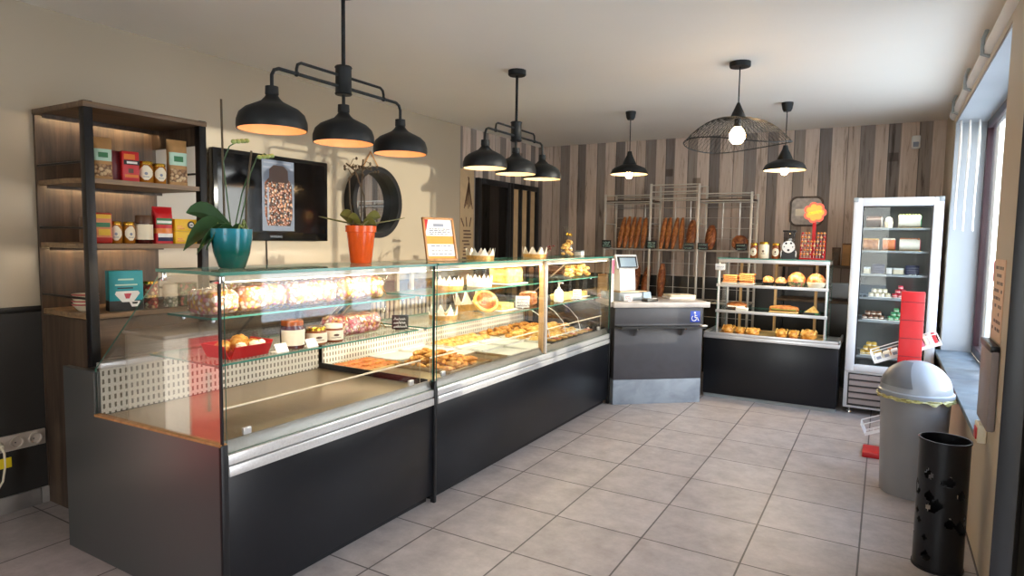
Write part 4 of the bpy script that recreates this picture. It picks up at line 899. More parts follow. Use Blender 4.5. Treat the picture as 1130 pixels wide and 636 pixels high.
for k, pts in enumerate((([0, 0, .14], [-.01, -.01, .28], [-.016, -.02, .42], [-.005, .0, .48], [.01, .03, .505], [.02, .055, .50]), ([.01, .02, .14], [.02, .05, .27], [.028, .07, .38], [.035, .095, .445], [.04, .13, .465], [.045, .155, .45]), ([0, .01, .14], [.0, .03, .22], [.015, .04, .30], [.02, .06, .36]))):
    s_ = MB().tube(pts, .0026, 6).build('flower_stem', 'leaf', t)
    q = MB()
    for j in range(4): p_ = Vector(pts[-1]) - Vector((.004, .02 * j - .01, .004 * j - .01)); q.blob(p_, (.008, .012, .009))
    if k < 2: q.build('buds', 'bud', s_)
q = MB(); random.seed(8)
for k in range(9):
    a = random.uniform(0, 6.28); q.tube([(.03 * math.cos(a), .03 * math.sin(a), .13), (.05 * math.cos(a), .05 * math.sin(a), .165 + random.uniform(0, .03)), (.062 * math.cos(a + .3), .062 * math.sin(a + .3), .15)], .003, 6)
q.build('aerial_roots', 'bud', t)
t = thing('orchid', 'twiggy orchid with olive leaves in an orange pot', 'potted plant', (-2.29, 2.395, ZT), 'potted orchids')
MB().lathe([(0, 0), (.050, 0), (.053, .004), (.070, .155), (.076, .157), (.077, .188), (.073, .188), (.070, .165), (0, .165)], n=44).build('pot', 'orange_pot', t)
MB().blob((0, 0, .168), (.068, .068, .018), .2, 6, 3).build('bark', 'soil', t)
mb = MB()
for az, L, W, ri, dr, h0, ro in ((R(225), .12, .040, 1.1, .55, .175, .9), (R(60), .12, .038, 1.2, .7, .175, -.9), (R(250), .08, .034, 1.3, .6, .175, .8), (R(45), .09, .036, .8, .6, .175, -.8), (R(320), .07, .034, 1.0, .8, .175, .2)): mb.leaf((0, 0, h0), az, L, W, ri, dr, roll=ro)
for az, L, W in ((R(228), .24, .012), (R(50), .26, .010)): mb.leaf((0, 0, .19), az, L, W, .15, -.02)
mb.build('leaves', 'leaf_olive', t)
for k, pts in enumerate((((0, 0, .18), (.002, .004, .40), (.006, .01, .52)), ((-.02, -.03, .18), (-.025, -.05, .30), (-.02, -.06, .42), (.0, -.02, .47)), ((.02, .02, .18), (.02, .0, .34), (.0, -.04, .46), (-.01, -.09, .49)))):
    s_ = MB().tube(pts, .004, 7).build('stem', 'stem', t); q = MB(); random.seed(k)
    for j in range(5):
        b0 = Vector(pts[-1]).lerp(Vector(pts[-2]), random.random() * .9); d = Vector((random.uniform(-.04, .04), random.uniform(-.11, .12), random.uniform(.0, .045)))
        q.tube([b0, b0 + d * .5 + Vector((0, 0, .015)), b0 + d], .0018, 5); q.blob(b0 + d, (.006, .006, .008))
    q.build('twigs', 'stem', s_)
# certificate in a pine frame, leaning back
t = thing('framed_certificate', 'pine framed printed certificate with orange band standing on the counter', 'framed certificate', (-2.22, 2.99, ZT), rz=R(-22))
tilt = Matrix.Rotation(R(-14), 4, 'Y')
def tl(mb): bmesh.ops.transform(mb.bm, matrix=tilt, verts=mb.bm.verts[:]); return mb
w_, h_ = .105, .258
q = MB()
for a in (q.box(-.008, -w_, 0, .008, -w_ + .013, h_, bev=.002), q.box(-.008, w_ - .013, 0, .008, w_, h_, bev=.002), q.box(-.008, -w_, 0, .008, w_, .013, bev=.002), q.box(-.008, -w_, h_ - .013, .008, w_, h_, bev=.002)): pass
tl(q).build('frame', 'wood_frame', t)
tl(MB().box(-.004, -w_ + .01, .01, .001, w_ - .01, h_ - .01)).build('sheet', 'white', t)
q = MB().box(.001, -w_ + .013, .10, .0016, w_ - .013, .148, 0).box(.001, -w_ + .013, .013, .0016, w_ - .013, .028, 0)
q.prism([(-w_ + .013, h_ - .013), (-w_ + .04, h_ - .013), (-w_ + .022, h_ - .07), (-w_ + .013, h_ - .09)], 'x', .001, .0016, 3)
q.box(.001, -.035, .205, .0016, .035, .222, 1)
random.seed(4)
for zz in (.19, .18, .17, .158, .088, .06, .042):
    yy = -.065
    while yy < .06:
        d = random.uniform(.008, .03); q.box(.001, yy, zz - .0022, .0015, min(yy + d, .075), zz + .0022, 2); yy += d + .006
tl(q).build('printing', ['orange_band', 'grey_print', 'navy', 'red'], t)
MB().prism([(-.02, 0), (-.014, 0), (-.045, .17), (-.05, .17)], 'y', -.02, .02).build('easel_leg', 'wood_frame', t) if False else MB().tube([(-.085, 0, .004), (-.045, 0, .16)], .006, 6).build('easel_leg', 'wood_frame', t)
def crown_mb(r, h, n, band=.34, th=.0018):
    mb = MB(); k = n * 6
    def top(j):
        f = (j % 6) / 6; f = min(f, 1 - f) * 2; return h * (band + (1 - band) * (1 - f) ** 1.25)
    rings = []
    for zf in (0, 1, 2):
        ro = []; ri = []
        for j in range(k):
            a = 2 * PI * j / k; z = (0, h * band * .999, top(j))[zf]; fl = 1 + .10 * z / h
            ro.append(mb.bm.verts.new((r * fl * math.cos(a), r * fl * math.sin(a), z))); ri.append(mb.bm.verts.new(((r * fl - th) * math.cos(a), (r * fl - th) * math.sin(a), z)))
        rings.append((ro, ri))
    for lv in (0, 1):
        (o0, i0), (o1, i1) = rings[lv], rings[lv + 1]
        for j in range(k):
            q = (j + 1) % k
            mb._f([o0[j], o0[q], o1[q], o1[j]], lv); mb._f([i0[q], i0[j], i1[j], i1[q]], lv)
    o0, i0 = rings[0]; o2, i2 = rings[2]
    for j in range(k):
        q = (j + 1) % k; mb._f([o2[j], o2[q], i2[q], i2[j]], 1); mb._f([o0[q], o0[j], i0[j], i0[q]], 0)
    return mb
def crown(label, loc, r, h, mats, n=9, rz=0, tiltx=0):
    t = thing('paper_crown_hat', label, 'paper crown', loc, 'paper crowns for the galettes', rz)
    crown_mb(r, h, n).build('band', mats, t, sharp=60)
    if tiltx: t.rotation_euler = (0, tiltx, rz)
    return t
crown('gold paper crown on the counter top beside the framed certificate', (-2.24, 3.42, ZT), .088, .075, ('crown_gold', 'crown_white'))
crown('gold paper crown on the counter top above the pale wood pillar', (-2.24, 4.155, ZT), .085, .080, ('crown_gold', 'crown_white'), rz=.2)
t = thing('gift_bag', 'clear tied bag of biscuits with a yellow bow on the counter top', 'gift bag', (-2.25, 4.735, ZT))
q = MB(); random.seed(2)
for k in range(22): q.blob((random.uniform(-.028, .028), random.uniform(-.032, .032), .016 + .0052 * k), (.018, .018, .012), .2, 2, k, (10, 8))
q.build('biscuits', 'puff', t)
MB().lathe([(.048, .0), (.056, .06), (.050, .12), (.022, .155), (.009, .168), (.022, .20), (.046, .245)], n=20).build('film_bag', 'film', t)
MB().blob((.014, .03, .176), (.008, .028, .014), .1).blob((.014, -.03, .180), (.008, .026, .014), .1).blob((.016, 0, .176), (.01, .01, .012)).build('bow', 'gold_lid', t)
t = thing('twig_bundle', 'small bundle of dark twigs with red berries behind the gift bag', 'decoration', (-2.335, 4.50, ZT))
MB().lathe([(0, 0), (.020, 0), (.026, .03), (.022, .03), (0, .01)], n=18).build('cup', 'red_dark', t)
random.seed(17); q = MB(); bb_ = MB()
for k in range(9):
    e = Vector((random.uniform(-.03, .05), random.uniform(-.04, .17), random.uniform(.03, .085))); q.tube([(0, 0, .01), e * .5 + Vector((0, 0, .02)), e], .0022, 5)
    if k % 2 == 0: bb_.blob(e, (.008, .008, .008))
q.build('twigs', 'brown_pack', t); bb_.build('berries', 'red_dark', t)
t = thing('price_box', 'little white box on the far end of the counter top', 'box', (-2.26, 5.0, ZT))
MB().box(-.03, -.035, 0, .03, .035, .034, bev=.003).build('base', 'white_plastic', t); MB().box(-.031, -.036, .034, .031, .036, .044, bev=.004).build('lid', 'till_grey', t)

# ------------------------------------------------------------------ inside the long counter: shelves
crown('gold paper crown on the upper shelf just right of the black joint', (-2.25, 3.10, Z1), .082, .080, ('crown_gold', 'crown_white'), rz=.1)
crown('white paper crown on the upper shelf beside the tall brioche', (-2.27, 3.46, Z1), .080, .075, ('crown_white', 'crown_white'), rz=.4)
crown('gold paper crown on the lower shelf just right of the black joint', (-2.25, 3.04, Z2), .082, .080, ('crown_gold', 'crown_white'), rz=.3)
crown('large white paper crown tilted behind the iced galette on the lower shelf', (-2.345, 3.47, Z2 + .012), .098, .125, ('crown_gold', 'crown_white'), rz=.3, tiltx=R(-6))
def loafblock(name, label, c, L, W, Hh, mat, cat, grp=None, rz=0, seed=0, board=None):
    t = thing(name, label, cat, c, grp, rz)
    z0 = 0
    if board:
        MB().box(-W * .65, -L * .6, 0, W * .65, L * .6, .005, bev=.001).build('board', board, t); z0 = .005
    q = MB().box(-W / 2, -L / 2, z0, W / 2, L / 2, z0 + Hh, bev=min(W, Hh, L) * .22, seg=3)
    bmesh.ops.subdivide_edges(q.bm, edges=q.bm.edges[:], cuts=2, use_grid_fill=True)
    for v in q.bm.verts:
        f = (v.co.z - z0) / Hh; n_ = noise.noise(v.co * 28 + Vector((seed * 5, 0, 0)))
        v.co += Vector((v.co.x, v.co.y, 0)) * .06 * n_ + Vector((0, 0, .10 * Hh * n_ * f)); v.co.z = max(v.co.z, z0)
    q.build('crumb', mat, t, sharp=70); return t
loafblock('brioche_loaf', 'tall square golden brioche on the upper shelf behind the long counter glass', (-2.27, 3.80, Z1), .22, .16, .105, 'brioche', 'brioche', board='white')
t = thing('galette', 'round brown glazed galette leaning under the large white crown', 'galette', (-2.21, 3.38, Z2))
q = MB().lathe([(0, 0), (.082, 0), (.09, .012), (.086, .026), (.06, .034), (0, .036)], n=36); q.build('pastry', 'puff', t)
q = MB().lathe([(0, .0364), (.055, .0348), (.07, .0315), (.055, .0372), (0, .039)], n=36); q.build('glaze', 'glaze', t); t.rotation_euler = (0, R(52), R(-38)); t.location = (-2.185, 3.40, Z2 + .0735); t.scale = (.92, .92, .92)
loafblock('frangipane_slab', 'pale yellow almond slab beside the large crown on the lower shelf', (-2.25, 3.68, Z2), .17, .14, .042, 'sponge', 'cake', board='white', seed=3)
price_sign('white price card on the lower shelf left of the wood pillar', (-2.17, 3.86, Z2), .10, .085, 'white', 'navy', R(-50), 'white price cards in the long counter', 3, 11)
price_sign('white price card on the upper shelf left of the wood pillar', (-2.17, 4.17, Z1), .06, .085, 'white', 'navy', R(-50), 'white price cards in the long counter', 3, 12)
loafblock('gingerbread_block', 'brown gingerbread block on the lower shelf left of the wood pillar', (-2.26, 4.10, Z2), .10, .12, .095, 'bun', 'cake', seed=5)
t = thing('pump_bottle', 'white pump bottle hanging on the upper shelf right of the wood pillar', 'bottle', (-2.13, 4.40, Z2 + .09))
t.location = (-2.165, 4.42, Z2); t.scale = (.9, .9, .9)
MB().lathe([(0, 0), (.036, 0), (.04, .004), (.04, .085), (.03, .105), (.014, .115), (.014, .13), (0, .13)], n=24).build('bottle', 'white_plastic', t)
MB().cyl((0, 0, .13), (0, 0, .165), .006).box(-.008, -.01, .16, .04, .01, .172, bev=.003).build('pump', 'white_plastic', t)
for k, (yy, lab, rr) in enumerate(((4.74, 'bag of biscuits on the upper shelf nearest the wood pillar', .05), (4.93, 'middle bag of biscuits on the upper shelf by the till', .055), (5.05, 'bag of biscuits on the upper shelf at the till end', .05))):
    t = thing('biscuit_bag', lab, 'bag of biscuits', (-2.24, yy, Z1), 'clear bags of biscuits on the upper shelf')
    q = MB(); random.seed(k)
    for j in range(12): q.blob((random.uniform(-.03, .03), random.uniform(-.03, .03), .018 + .0066 * j), (.026, .026, .016), .2, 2, j, (12, 8))
    q.build('biscuits', 'puff', t)
    MB().lathe([(rr * .85, 0), (rr, .03), (rr * .95, .075), (.018, .10), (.010, .108), (.03, .13), (.024, .131), (0, .11)], n=18).build('film_bag', 'film', t)
loafblock('sponge_cake', 'yellow sponge loaf on the lower shelf right of the wood pillar', (-2.22, 4.575, Z2), .19, .10, .052, 'sponge', 'cake', seed=7)
price_sign('white price card between the sponge loaf and the long flans', (-2.15, 4.73, Z2), .07, .08, 'white', 'pink', R(-55), 'white price cards in the long counter', 3, 13)
loafblock('flan_slice', 'long orange topped flan slice on the lower shelf nearest the sponge loaf', (-2.27, 4.785, Z2), .16, .11, .042, 'brioche', 'flan', 'long flan slices on the lower shelf', seed=8, board='white')
loafblock('flan_slice', 'long orange topped flan slice on the lower shelf at the till end', (-2.26, 4.99, Z2), .16, .11, .042, 'brioche', 'flan', 'long flan slices on the lower shelf', seed=9, board='white')

# ------------------------------------------------------------------ pastries on the decks
ZD = .6325
def croissant_mb():
    mb = MB(); n = 25; pts = []; rad = []
    for i in range(n):
        t = i / (n - 1); a = R(-75 + 150 * t); pts.append((.052 * math.cos(a) - .035, .062 * math.sin(a), .017))
        k = math.sin(PI * (.06 + .88 * t)) ** .8; seg = .86 + .16 * abs(math.sin(t * PI * 6)); rad.append((.026 * k * seg, .024 * k * seg))
    mb.tube(pts, rad, 14)
    for v in mb.bm.verts: v.co.z = max(v.co.z, 0)
    return mb
def turnover_mb():
    mb = MB(); n = 18
    rows = []
    for i in range(7):
        q = i / 6; ring = []
        for j in range(n):
            a = PI * j / (n - 1); r = .062 * (1 - q * .95); ring.append(mb.bm.verts.new((r * math.cos(a) * (1 + .05 * math.sin(9 * a)), r * math.sin(a) - .02, .034 * (1 - (1 - q) ** 3) + .003 * abs(math.sin(6 * a)) * (1 - q))))
        rows.append(ring)
    for a, b in zip(rows, rows[1:]):
        for j in range(n - 1): mb._f([a[j], a[j + 1], b[j + 1], b[j]])
    base = [mb.bm.verts.new((v.co.x, v.co.y, 0)) for v in rows[0]]
    for j in range(n - 1): mb._f([base[j], base[j + 1], rows[0][j + 1], rows[0][j]])
    mb._f(base[::-1]); mb._f([r[0] for r in rows][::-1] + [base[0]]); mb._f([base[-1]] + [r[-1] for r in rows])
    return mb
def eclair_mb():
    mb = MB(); pts = [(0, -.06 + .12 * i / 12, .016) for i in range(13)]; k = [math.sin(PI * (.1 + .8 * i / 12)) ** .35 for i in range(13)]
    mb.tube(pts, [(.016 * q, .021 * q) for q in k], 14)
    return mb
proto = {}
def pastry(kind, loc, rz, label, grp, sc=1.0):
    if kind not in proto:
        if kind == 'croissant': t = thing('croissant', label, 'croissant', loc, grp); croissant_mb().build('dough', 'croissant', t, sharp=60)
        elif kind == 'turnover': t = thing('turnover', label, 'turnover', loc, grp); turnover_mb().build('dough', 'puff', t, sharp=50)
        elif kind == 'eclair':
            t = thing('eclair', label, 'eclair', loc, grp); eclair_mb().build('choux', 'puff', t); q = eclair_mb()
            for v in q.bm.verts: v.co = Vector((v.co.x * .86, v.co.y * .9, .016 + max(0, v.co.z - .016) * 1.12))
            q.build('icing', 'choc', t)
        elif kind == 'tart':
            t = thing('tartlet', label, 'tartlet', loc, grp); MB().lathe([(0, 0), (.034, 0), (.042, .018), (.039, .019), (.036, .014), (0, .014)], n=24).build('case', 'croissant', t)
            MB().lathe([(0, .02), (.025, .018), (.036, .0142)], n=24).build('filling', 'berry', t)
            MB().blob((0, 0, .026), (.012, .012, .010), .1).build('cream_dot', 'cream', t)
        elif kind == 'flat':
            t = thing('flatbread', label, 'flatbread', loc, grp); q = MB().lathe([(0, 0), (.066, 0), (.072, .008), (.068, .014), (.06, .011), (0, .010)], n=26)
            for v in q.bm.verts: v.co.x *= .7; v.co += Vector((.004 * noise.noise(v.co * 40), .004 * noise.noise(v.co * 40 + Vector((3, 3, 3))), 0))
            q.build('crust', 'flat', t)
        proto[kind] = t; t.rotation_euler = (0, 0, rz); t.scale = (sc,) * 3; return t
    return dup(proto[kind], loc, rz, label, grp, sc)
def tray(label, x0, x1, y0, y1, mat, name='display_tray', grp=None, z=ZD, h=.012, th=.004):
    mb = MB().box(x0, y0, z, x1, y1, z + th, bev=.001)
    for a, b, c_, d in ((x0, x0 + .006, y0, y1), (x1 - .006, x1, y0, y1), (x0, x1, y0, y0 + .006), (x0, x1, y1 - .006, y1)): mb.box(a, c_, z, b, d, z + h, bev=.001)
    o = mb.build(name, mat, origin=((x0 + x1) / 2, (y0 + y1) / 2, z)); return tag(o, label, 'tray', grp)
random.seed(21)
tray('steel tray of golden croissants nearest the black joint', -2.52, -2.11, 2.92, 3.34, 'steel', h=.02)
for k in range(34):
    lay = 0 if k < 16 else (1 if k < 28 else 2)
    i = k if lay == 0 else (k - 16 if lay == 1 else k - 28); cols = (4, 4, 3)[lay]; 
    x = -2.455 + (i % cols) * .092 + (.02 if lay else 0); y = 2.98 + (i // cols) * .085 + (.04 if lay == 1 else .07 if lay else 0)
    pastry('croissant', (x, y, ZD + .005 + lay * .028), random.uniform(0, 6.28), 'golden croissant heaped on the steel tray nearest the black joint', 'croissants heaped on the near steel tray', random.uniform(.70, .86))
tray('empty steel tray with dark rim beside the croissants', -2.352, -2.11, 3.37, 3.56, 'steel', h=.02)
# bread boards seen through the near glass
tray('thin wooden board under the reddish flatbreads', -2.84, -2.54, 2.70, 3.02, 'wood_tray', name='serving_board')
for k in range(9):
    pastry('flat', (-2.78 + (k % 3) * .095, 2.745 + (k // 3) * .105, ZD + .005), random.uniform(-.4, .4), 'reddish flatbread laid out on the thin wooden board', 'flatbreads on the wooden board', .8)
# white trays
n_ = 0
names = ('first', 'second', 'third', 'fourth', 'fifth', 'sixth')
for i, (x0, x1) in enumerate(((-2.85, -2.60), (-2.585, -2.36), (-2.34, -2.11))):
    ys = (3.05, 3.35, 3.65, 3.95) if i < 2 else (3.60, 3.90)
    for j, y0 in enumerate(ys):
        if i == 1 and j == 0: continue
        if i == 1 and j == 0: continue
        tray('bare white tray, %s from the black joint in the %s row' % (names[j], ('rear', 'middle', 'front')[i]), x0, x1, y0, y0 + .285, 'white_plastic', name='white_tray', grp='white trays on the counter deck')
for k in range(12):
    x = -2.79 + (k % 2) * .115; y = 3.70 + (k // 2) * .092
    pastry('turnover', (x, y, ZD + .0055), R(-127) + random.uniform(-.25, .25), 'pale apple turnover on the rear white trays left of the wood pillar', 'turnovers on the rear white trays', .80)
tray('black tray of eclairs and tartlets right of the wood pillar', -2.215, -2.11, 4.24, 5.06, 'black', h=.014)
tray('white tray of pale turnovers right of the wood pillar', -2.60, -2.225, 4.24, 5.06, 'white_plastic', h=.010)
tray('steel tray of croissants along the back right of the wood pillar', -2.855, -2.615, 4.24, 5.06, 'steel', h=.014)
for k in range(8):
    y = 4.30 + k * .10
    if k % 3 == 1: pastry('tart', (-2.163, y, ZD + .0045), 0, 'red tartlet on the black tray right of the wood pillar', 'tartlets on the black tray', .95)
    else: pastry('eclair', (-2.163, y, ZD + .0045), R(90) + random.uniform(-.1, .1), 'chocolate eclair on the black tray right of the wood pillar', 'eclairs on the black tray', .66)
for lay in range(2):
    for k in range(24 - 8 * lay):
        y = 4.305 + (k % 8) * .098; x = -2.54 + (k // 8) * .115 + lay * .055
        pastry('turnover' if (k + lay) % 3 else 'croissant', (x, y, ZD + .0045 + .033 * lay), R(-127) + random.uniform(-.5, .5), 'pale %s heaped on the white tray right of the wood pillar' % ('turnover' if (k + lay) % 3 else 'croissant'), ('turnovers' if (k + lay) % 3 else 'croissants') + ' on the white tray by the till', .74)
for k in range(14):
    y = 4.31 + (k % 7) * .112; x = -2.785 + (k // 7) * .105
    pastry('croissant', (x, y, ZD + .0045), random.uniform(0, 6.28), 'croissant on the back steel tray right of the wood pillar', 'croissants on the back steel tray', .85)
# ------------------------------------------------------------------ angled till desk
TA = math.atan2(5.628 - 5.106, -1.350 + 1.963)
td = thing('till_desk', 'grey angled till desk with pale worktop between the two counters', 'till desk', (-1.963, 5.106, 0), rz=TA)
MB().box(.01, .012, .215, .80, .44, .855).build('carcass', 'till_panel', td)
MB().box(0, 0, 0, .805, .03, .215, bev=.002).box(0, .03, 0, .02, .44, .215).box(.785, .03, 0, .805, .44, .215).build('kick_panel', 'till_kick', td)
MB().box(0, 0, .217, .805, .012, .70, bev=.002).build('front_panel', 'till_panel', td)
MB().box(0, .0, .70, .805, .012, .842, bev=.002).build('upper_panel', 'till_panel', td)
MB().box(-.02, -.025, .845, .86, .50, .892, bev=.006).build('worktop', 'worktop', td)
MB().prism([(.03, -.10), (.79, -.10), (.80, 0), (0, 0)], 'z', .672, .690).build('bag_shelf', 'till_black', td)
for xx in (.17, .60): MB().prism([(0, .672), (-.085, .672), (-.085, .662), (-.012, .60), (0, .60)], 'x', xx, xx + .016) .build('bracket', 'chrome', td)
q = MB().box(.688, -.002, .715, .778, .0, .812, 0, bev=.001)
q.join(MB().lathe([(0, 0), (.0095, 0), (.0095, .001), (0, .001)], n=16, m=1), Matrix.Translation((.728, -.002, .797)) @ Matrix.Rotation(R(90), 4, 'X'))
q.tube([(.728, -.003, .785), (.730, -.003, .755), (.752, -.003, .755), (.762, -.003, .730), (.768, -.003, .731)], .0042, 6, 1); q.tube([(.729, -.003, .772), (.748, -.003, .772)], .0035, 6, 1)
q.tube([(.722 + .022 * math.cos(a), -.003, .748 + .022 * math.sin(a)) for a in [R(115 + 250 * k / 14) for k in range(15)]], .0036, 6, 1)
o = q.build('wheelchair_sign', ['blue_sign', 'white'], td); o['label'] = 'blue and white wheelchair sign'
MB().box(.75, -.103, .690, .80, -.06, .698, bev=.001).build('shelf_clip', 'white_plastic', td)
def tl_(x, y, z):  # a point on the till desk, in the room
    return (-1.963 + x * math.cos(TA) - y * math.sin(TA), 5.106 + x * math.sin(TA) + y * math.cos(TA), z)
ZW = .8925
sc_ = thing('weighing_scale', 'white shop scale with a tilted grey display on the till desk', 'scale', tl_(.175, .265, ZW), rz=TA + R(18))
MB().box(-.17, -.15, 0, .17, .13, .07, bev=.012).build('base', 'till_grey', sc_)
MB().box(-.15, -.13, .07, .15, .05, .082, bev=.005).build('weighing_plate', 'steel', sc_)
MB().prism([(-.05, .07), (.07, .07), (.05, .12), (.045, .24), (.08, .29), (-.03, .29), (-.04, .2)], 'x', -.085, .085).build('column', 'white_plastic', sc_)
q = MB().obox((0, -.01, .335), (.24, .035, .13), (R(-18), 0, 0), bev=.01).build('display_housing', 'white_plastic', sc_)
MB().obox((0, -.032, .332), (.21, .006, .105), (R(-18), 0, 0), 0, .002).build('display_bezel', 'till_black', q)
MB().obox((0, -.037, .332), (.17, .004, .08), (R(-18), 0, 0)).build('display', 'screen_blue', q)
MB().obox((.13, -.155, .045), (.085, .006, .055), (R(-12), 0, 0)).build('customer_display', 'screen_blue', sc_)
t = thing('card_terminal', 'black and white card terminal lying on the till worktop', 'card terminal', tl_(.33, .05, ZW), rz=TA + .5)
MB().box(-.075, -.035, 0, .075, .035, .022, bev=.008).build('housing', 'till_black', t); MB().box(-.065, -.028, .022, -.015, .028, .026, bev=.002).build('screen', 'till_grey', t)
q = MB()
for a in range(3):
    for b in range(3): q.box(.0 + a * .022, -.026 + b * .019, .022, .016 + a * .022, -.012 + b * .019, .027, bev=.002)
q.build('keypad', 'white_plastic', t)
price_sign('small pink and white card standing in front of the shop scale', tl_(.13, .04, ZW), .075, .062, 'white', 'pink', TA - R(90), None, 3, 31)
t = thing('paper_stack', 'stack of flat white boxes at the right end of the till worktop', 'box', tl_(.73, .33, ZW), rz=TA)
for k in range(2): MB().box(-.13 + k * .01, -.09, .02 * k, .12, .09, .02 * k + .018, bev=.003).build('flat_box', 'white' if k == 0 else 'cream_label', t)
t = thing('paper_bag', 'folded beige paper bag behind the shop scale', 'paper bag', tl_(.035, .468, ZW), rz=TA)
pouch_mb(.095, .05, .20, lambda a, b, c: 0, rows=12).xf((0, 0, 0), rz=R(-90)).build('bag', 'cardboard', t); MB().box(-.045, -.008, .19, .045, .008, .215, bev=.003).build('fold', 'kraft', t)
t = thing('strip_sign', 'tall narrow white sign strip with a pink head on the corner of the long counter', 'sign', (-2.0, 5.12, .84))
MB().box(-2.004, 5.10, .845, -2.000, 5.15, 1.26, bev=.001).build('strip', 'white', t, world=True)
MB().box(-2.000, 5.10, 1.13, -1.998, 5.15, 1.25, bev=.0005).build('head', 'pink', t, world=True)
q = MB(); random.seed(6)
for k in range(8): q.box(-2.000, 5.113, .88 + k * .03, -1.9985, 5.13 + random.uniform(0, .01), .888 + k * .03)
q.build('printing', 'grey_print', t, world=True)

# ------------------------------------------------------------------ serving counter by the fridge
bc = thing('serving_counter', 'black serving counter with white tray top and glass shelves beside the fridge', 'serving counter', (-.84, 6.1, 0))
W = dict(parent=bc, world=True)
MB().box(-1.388, 5.88, .035, -.292, 6.36, .548, bev=.004).build('base', 'black_panel', **W)
MB().box(-1.385, 5.90, 0, -.295, 6.34, .035).build('plinth', 'till_grey', **W)
MB().box(-1.395, 5.862, .548, -.285, 6.38, .580, 0, .004).box(-1.395, 5.862, .580, -.285, 5.878, .605, 0, .003).box(-1.395, 5.862, .58, -1.380, 6.38, .605, 0, .003).box(-.300, 5.862, .58, -.285, 6.38, .605, 0, .003).build('tray_top', 'alu', **W)
for x in (-1.285, -.405):
    for y in (5.905, 6.30): MB().box(x - .008, y - .008, .58, x + .008, y + .008, 1.262, bev=.002).build('post', 'alu', **W)
for z in (.807, 1.040):
    s_ = MB().box(-1.295, 5.885, z - .008, -.395, 6.31, z, 0, edge_m=1, edge_axis=2).build('shelf', ['top_glass', 'edge'], **W)
    MB().box(-1.30, 5.875, z - .022, -.39, 5.886, z + .004, bev=.002).build('shelf_rail', 'alu', s_, world=True)
MB().box(-1.30, 5.875, 1.268, -.39, 6.32, 1.278, 0, edge_m=1, edge_axis=2).build('top_glass', ['top_glass', 'edge'], **W)
MB().box(-1.285, 5.872, 1.236, -.39, 5.886, 1.268, 0, .003).build('top_rail', 'alu', **W)
q = MB()
for x in (-1.17, -.86, -.52): q.box(x - .012, 6.31, .58, x + .012, 6.33, 1.262, bev=.002)
q.build('rear_uprights', 'wood_pale', **W)
for x in (-1.296, -.394): MB().box(x - .002, 5.90, .61, x + .002, 6.30, 1.236, 0, edge_m=1, edge_axis=0).build('end_glass', ['glass', 'edge'], **W)
area('serving_lamp', (-.84, 5.9, 1.234), .85, .02, 9, '#ffe6bc', (R(-20), 0, 0))
tray('long bamboo tray of pastries on the serving counter', -1.270, -.42, 5.90, 6.285, 'wood_tray', name='bamboo_tray', z=.5805, h=.02, th=.008)
def at(x, y=6.02, z=0): return (x, y, z)
# waffles, buns, sandwiches
wf = None
for s_, (cx_, nn) in enumerate(((-1.20, 4), (-1.06, 5))):
    for k in range(nn):
        lab = 'waffle in the %s stack on the top glass shelf of the serving counter' % ('left' if s_ == 0 else 'right hand, taller')
        loc = (cx_ + random.uniform(-.006, .006), 6.0 + random.uniform(-.006, .006), 1.0545 + k * .0165); rz = random.uniform(-.08, .08)
        if wf is None:
            q = MB().box(-.062, -.055, 0, .062, .055, .016, bev=.006)
            for a in range(4):
                for b in range(3): q.box(-.052 + a * .027, -.044 + b * .03, .0155, -.032 + a * .027, -.020 + b * .03, .0163, 1)
            wf = solid('waffle', q, ['waffle', 'brioche'], lab, 'waffle', loc, 'stacked waffles', rz)
        else: dup(wf, loc, rz, lab)
    tray('white board under the %s waffle stack' % ('left' if s_ == 0 else 'right hand'), cx_ - .072, cx_ + .072, 5.93, 6.07, 'white_plastic', name='serving_board', z=1.0405, h=.012, th=.01)
def bun(label, x, z, w, h, paper=None, seed=0, sugar=True, y=6.0):
    t = thing('bun', label, 'bun', (x, y, z))
    z0 = 0
    if paper:
        MB().lathe([(0, 0), (w * .40, 0), (w * .52, h * .35), (w * .50, h * .36), (w * .38, .004), (0, .004)], n=26).build('paper_case', paper, t)
    MB().blob((0, 0, h * .42), (w * .48, w * .46, h * .56), .10, 2.6, seed, (28, 18), flat=-.7).build('dough', 'bun', t)
    if sugar:
        q = MB(); random.seed(seed)
        for k in range(9):
            a = random.uniform(0, 6.28); rr = random.uniform(0, .8); q.blob((w * .42 * rr * math.cos(a), w * .42 * rr * math.sin(a), h * .42 + h * .55 * math.sqrt(1 - rr * rr * .9)), (.004, .004, .003), 0, 1, 0, (8, 6))
        q.build('sugar', 'cream', t)
    return t
bun('left of the two small brown buns on the top glass shelf', -.88, 1.0405, .10, .085, 'black', 1)
bun('right of the two small brown buns on the top glass shelf', -.775, 1.0405, .10, .078, 'black', 2)
bun('large sugared bun in patterned paper left of the end bun', -.65, 1.0405, .145, .128, 'tin_art_green', 3)
bun('large sugared bun in pale paper at the fridge end of the top glass shelf', -.497, 1.0405, .15, .122, 'cream_label', 4)
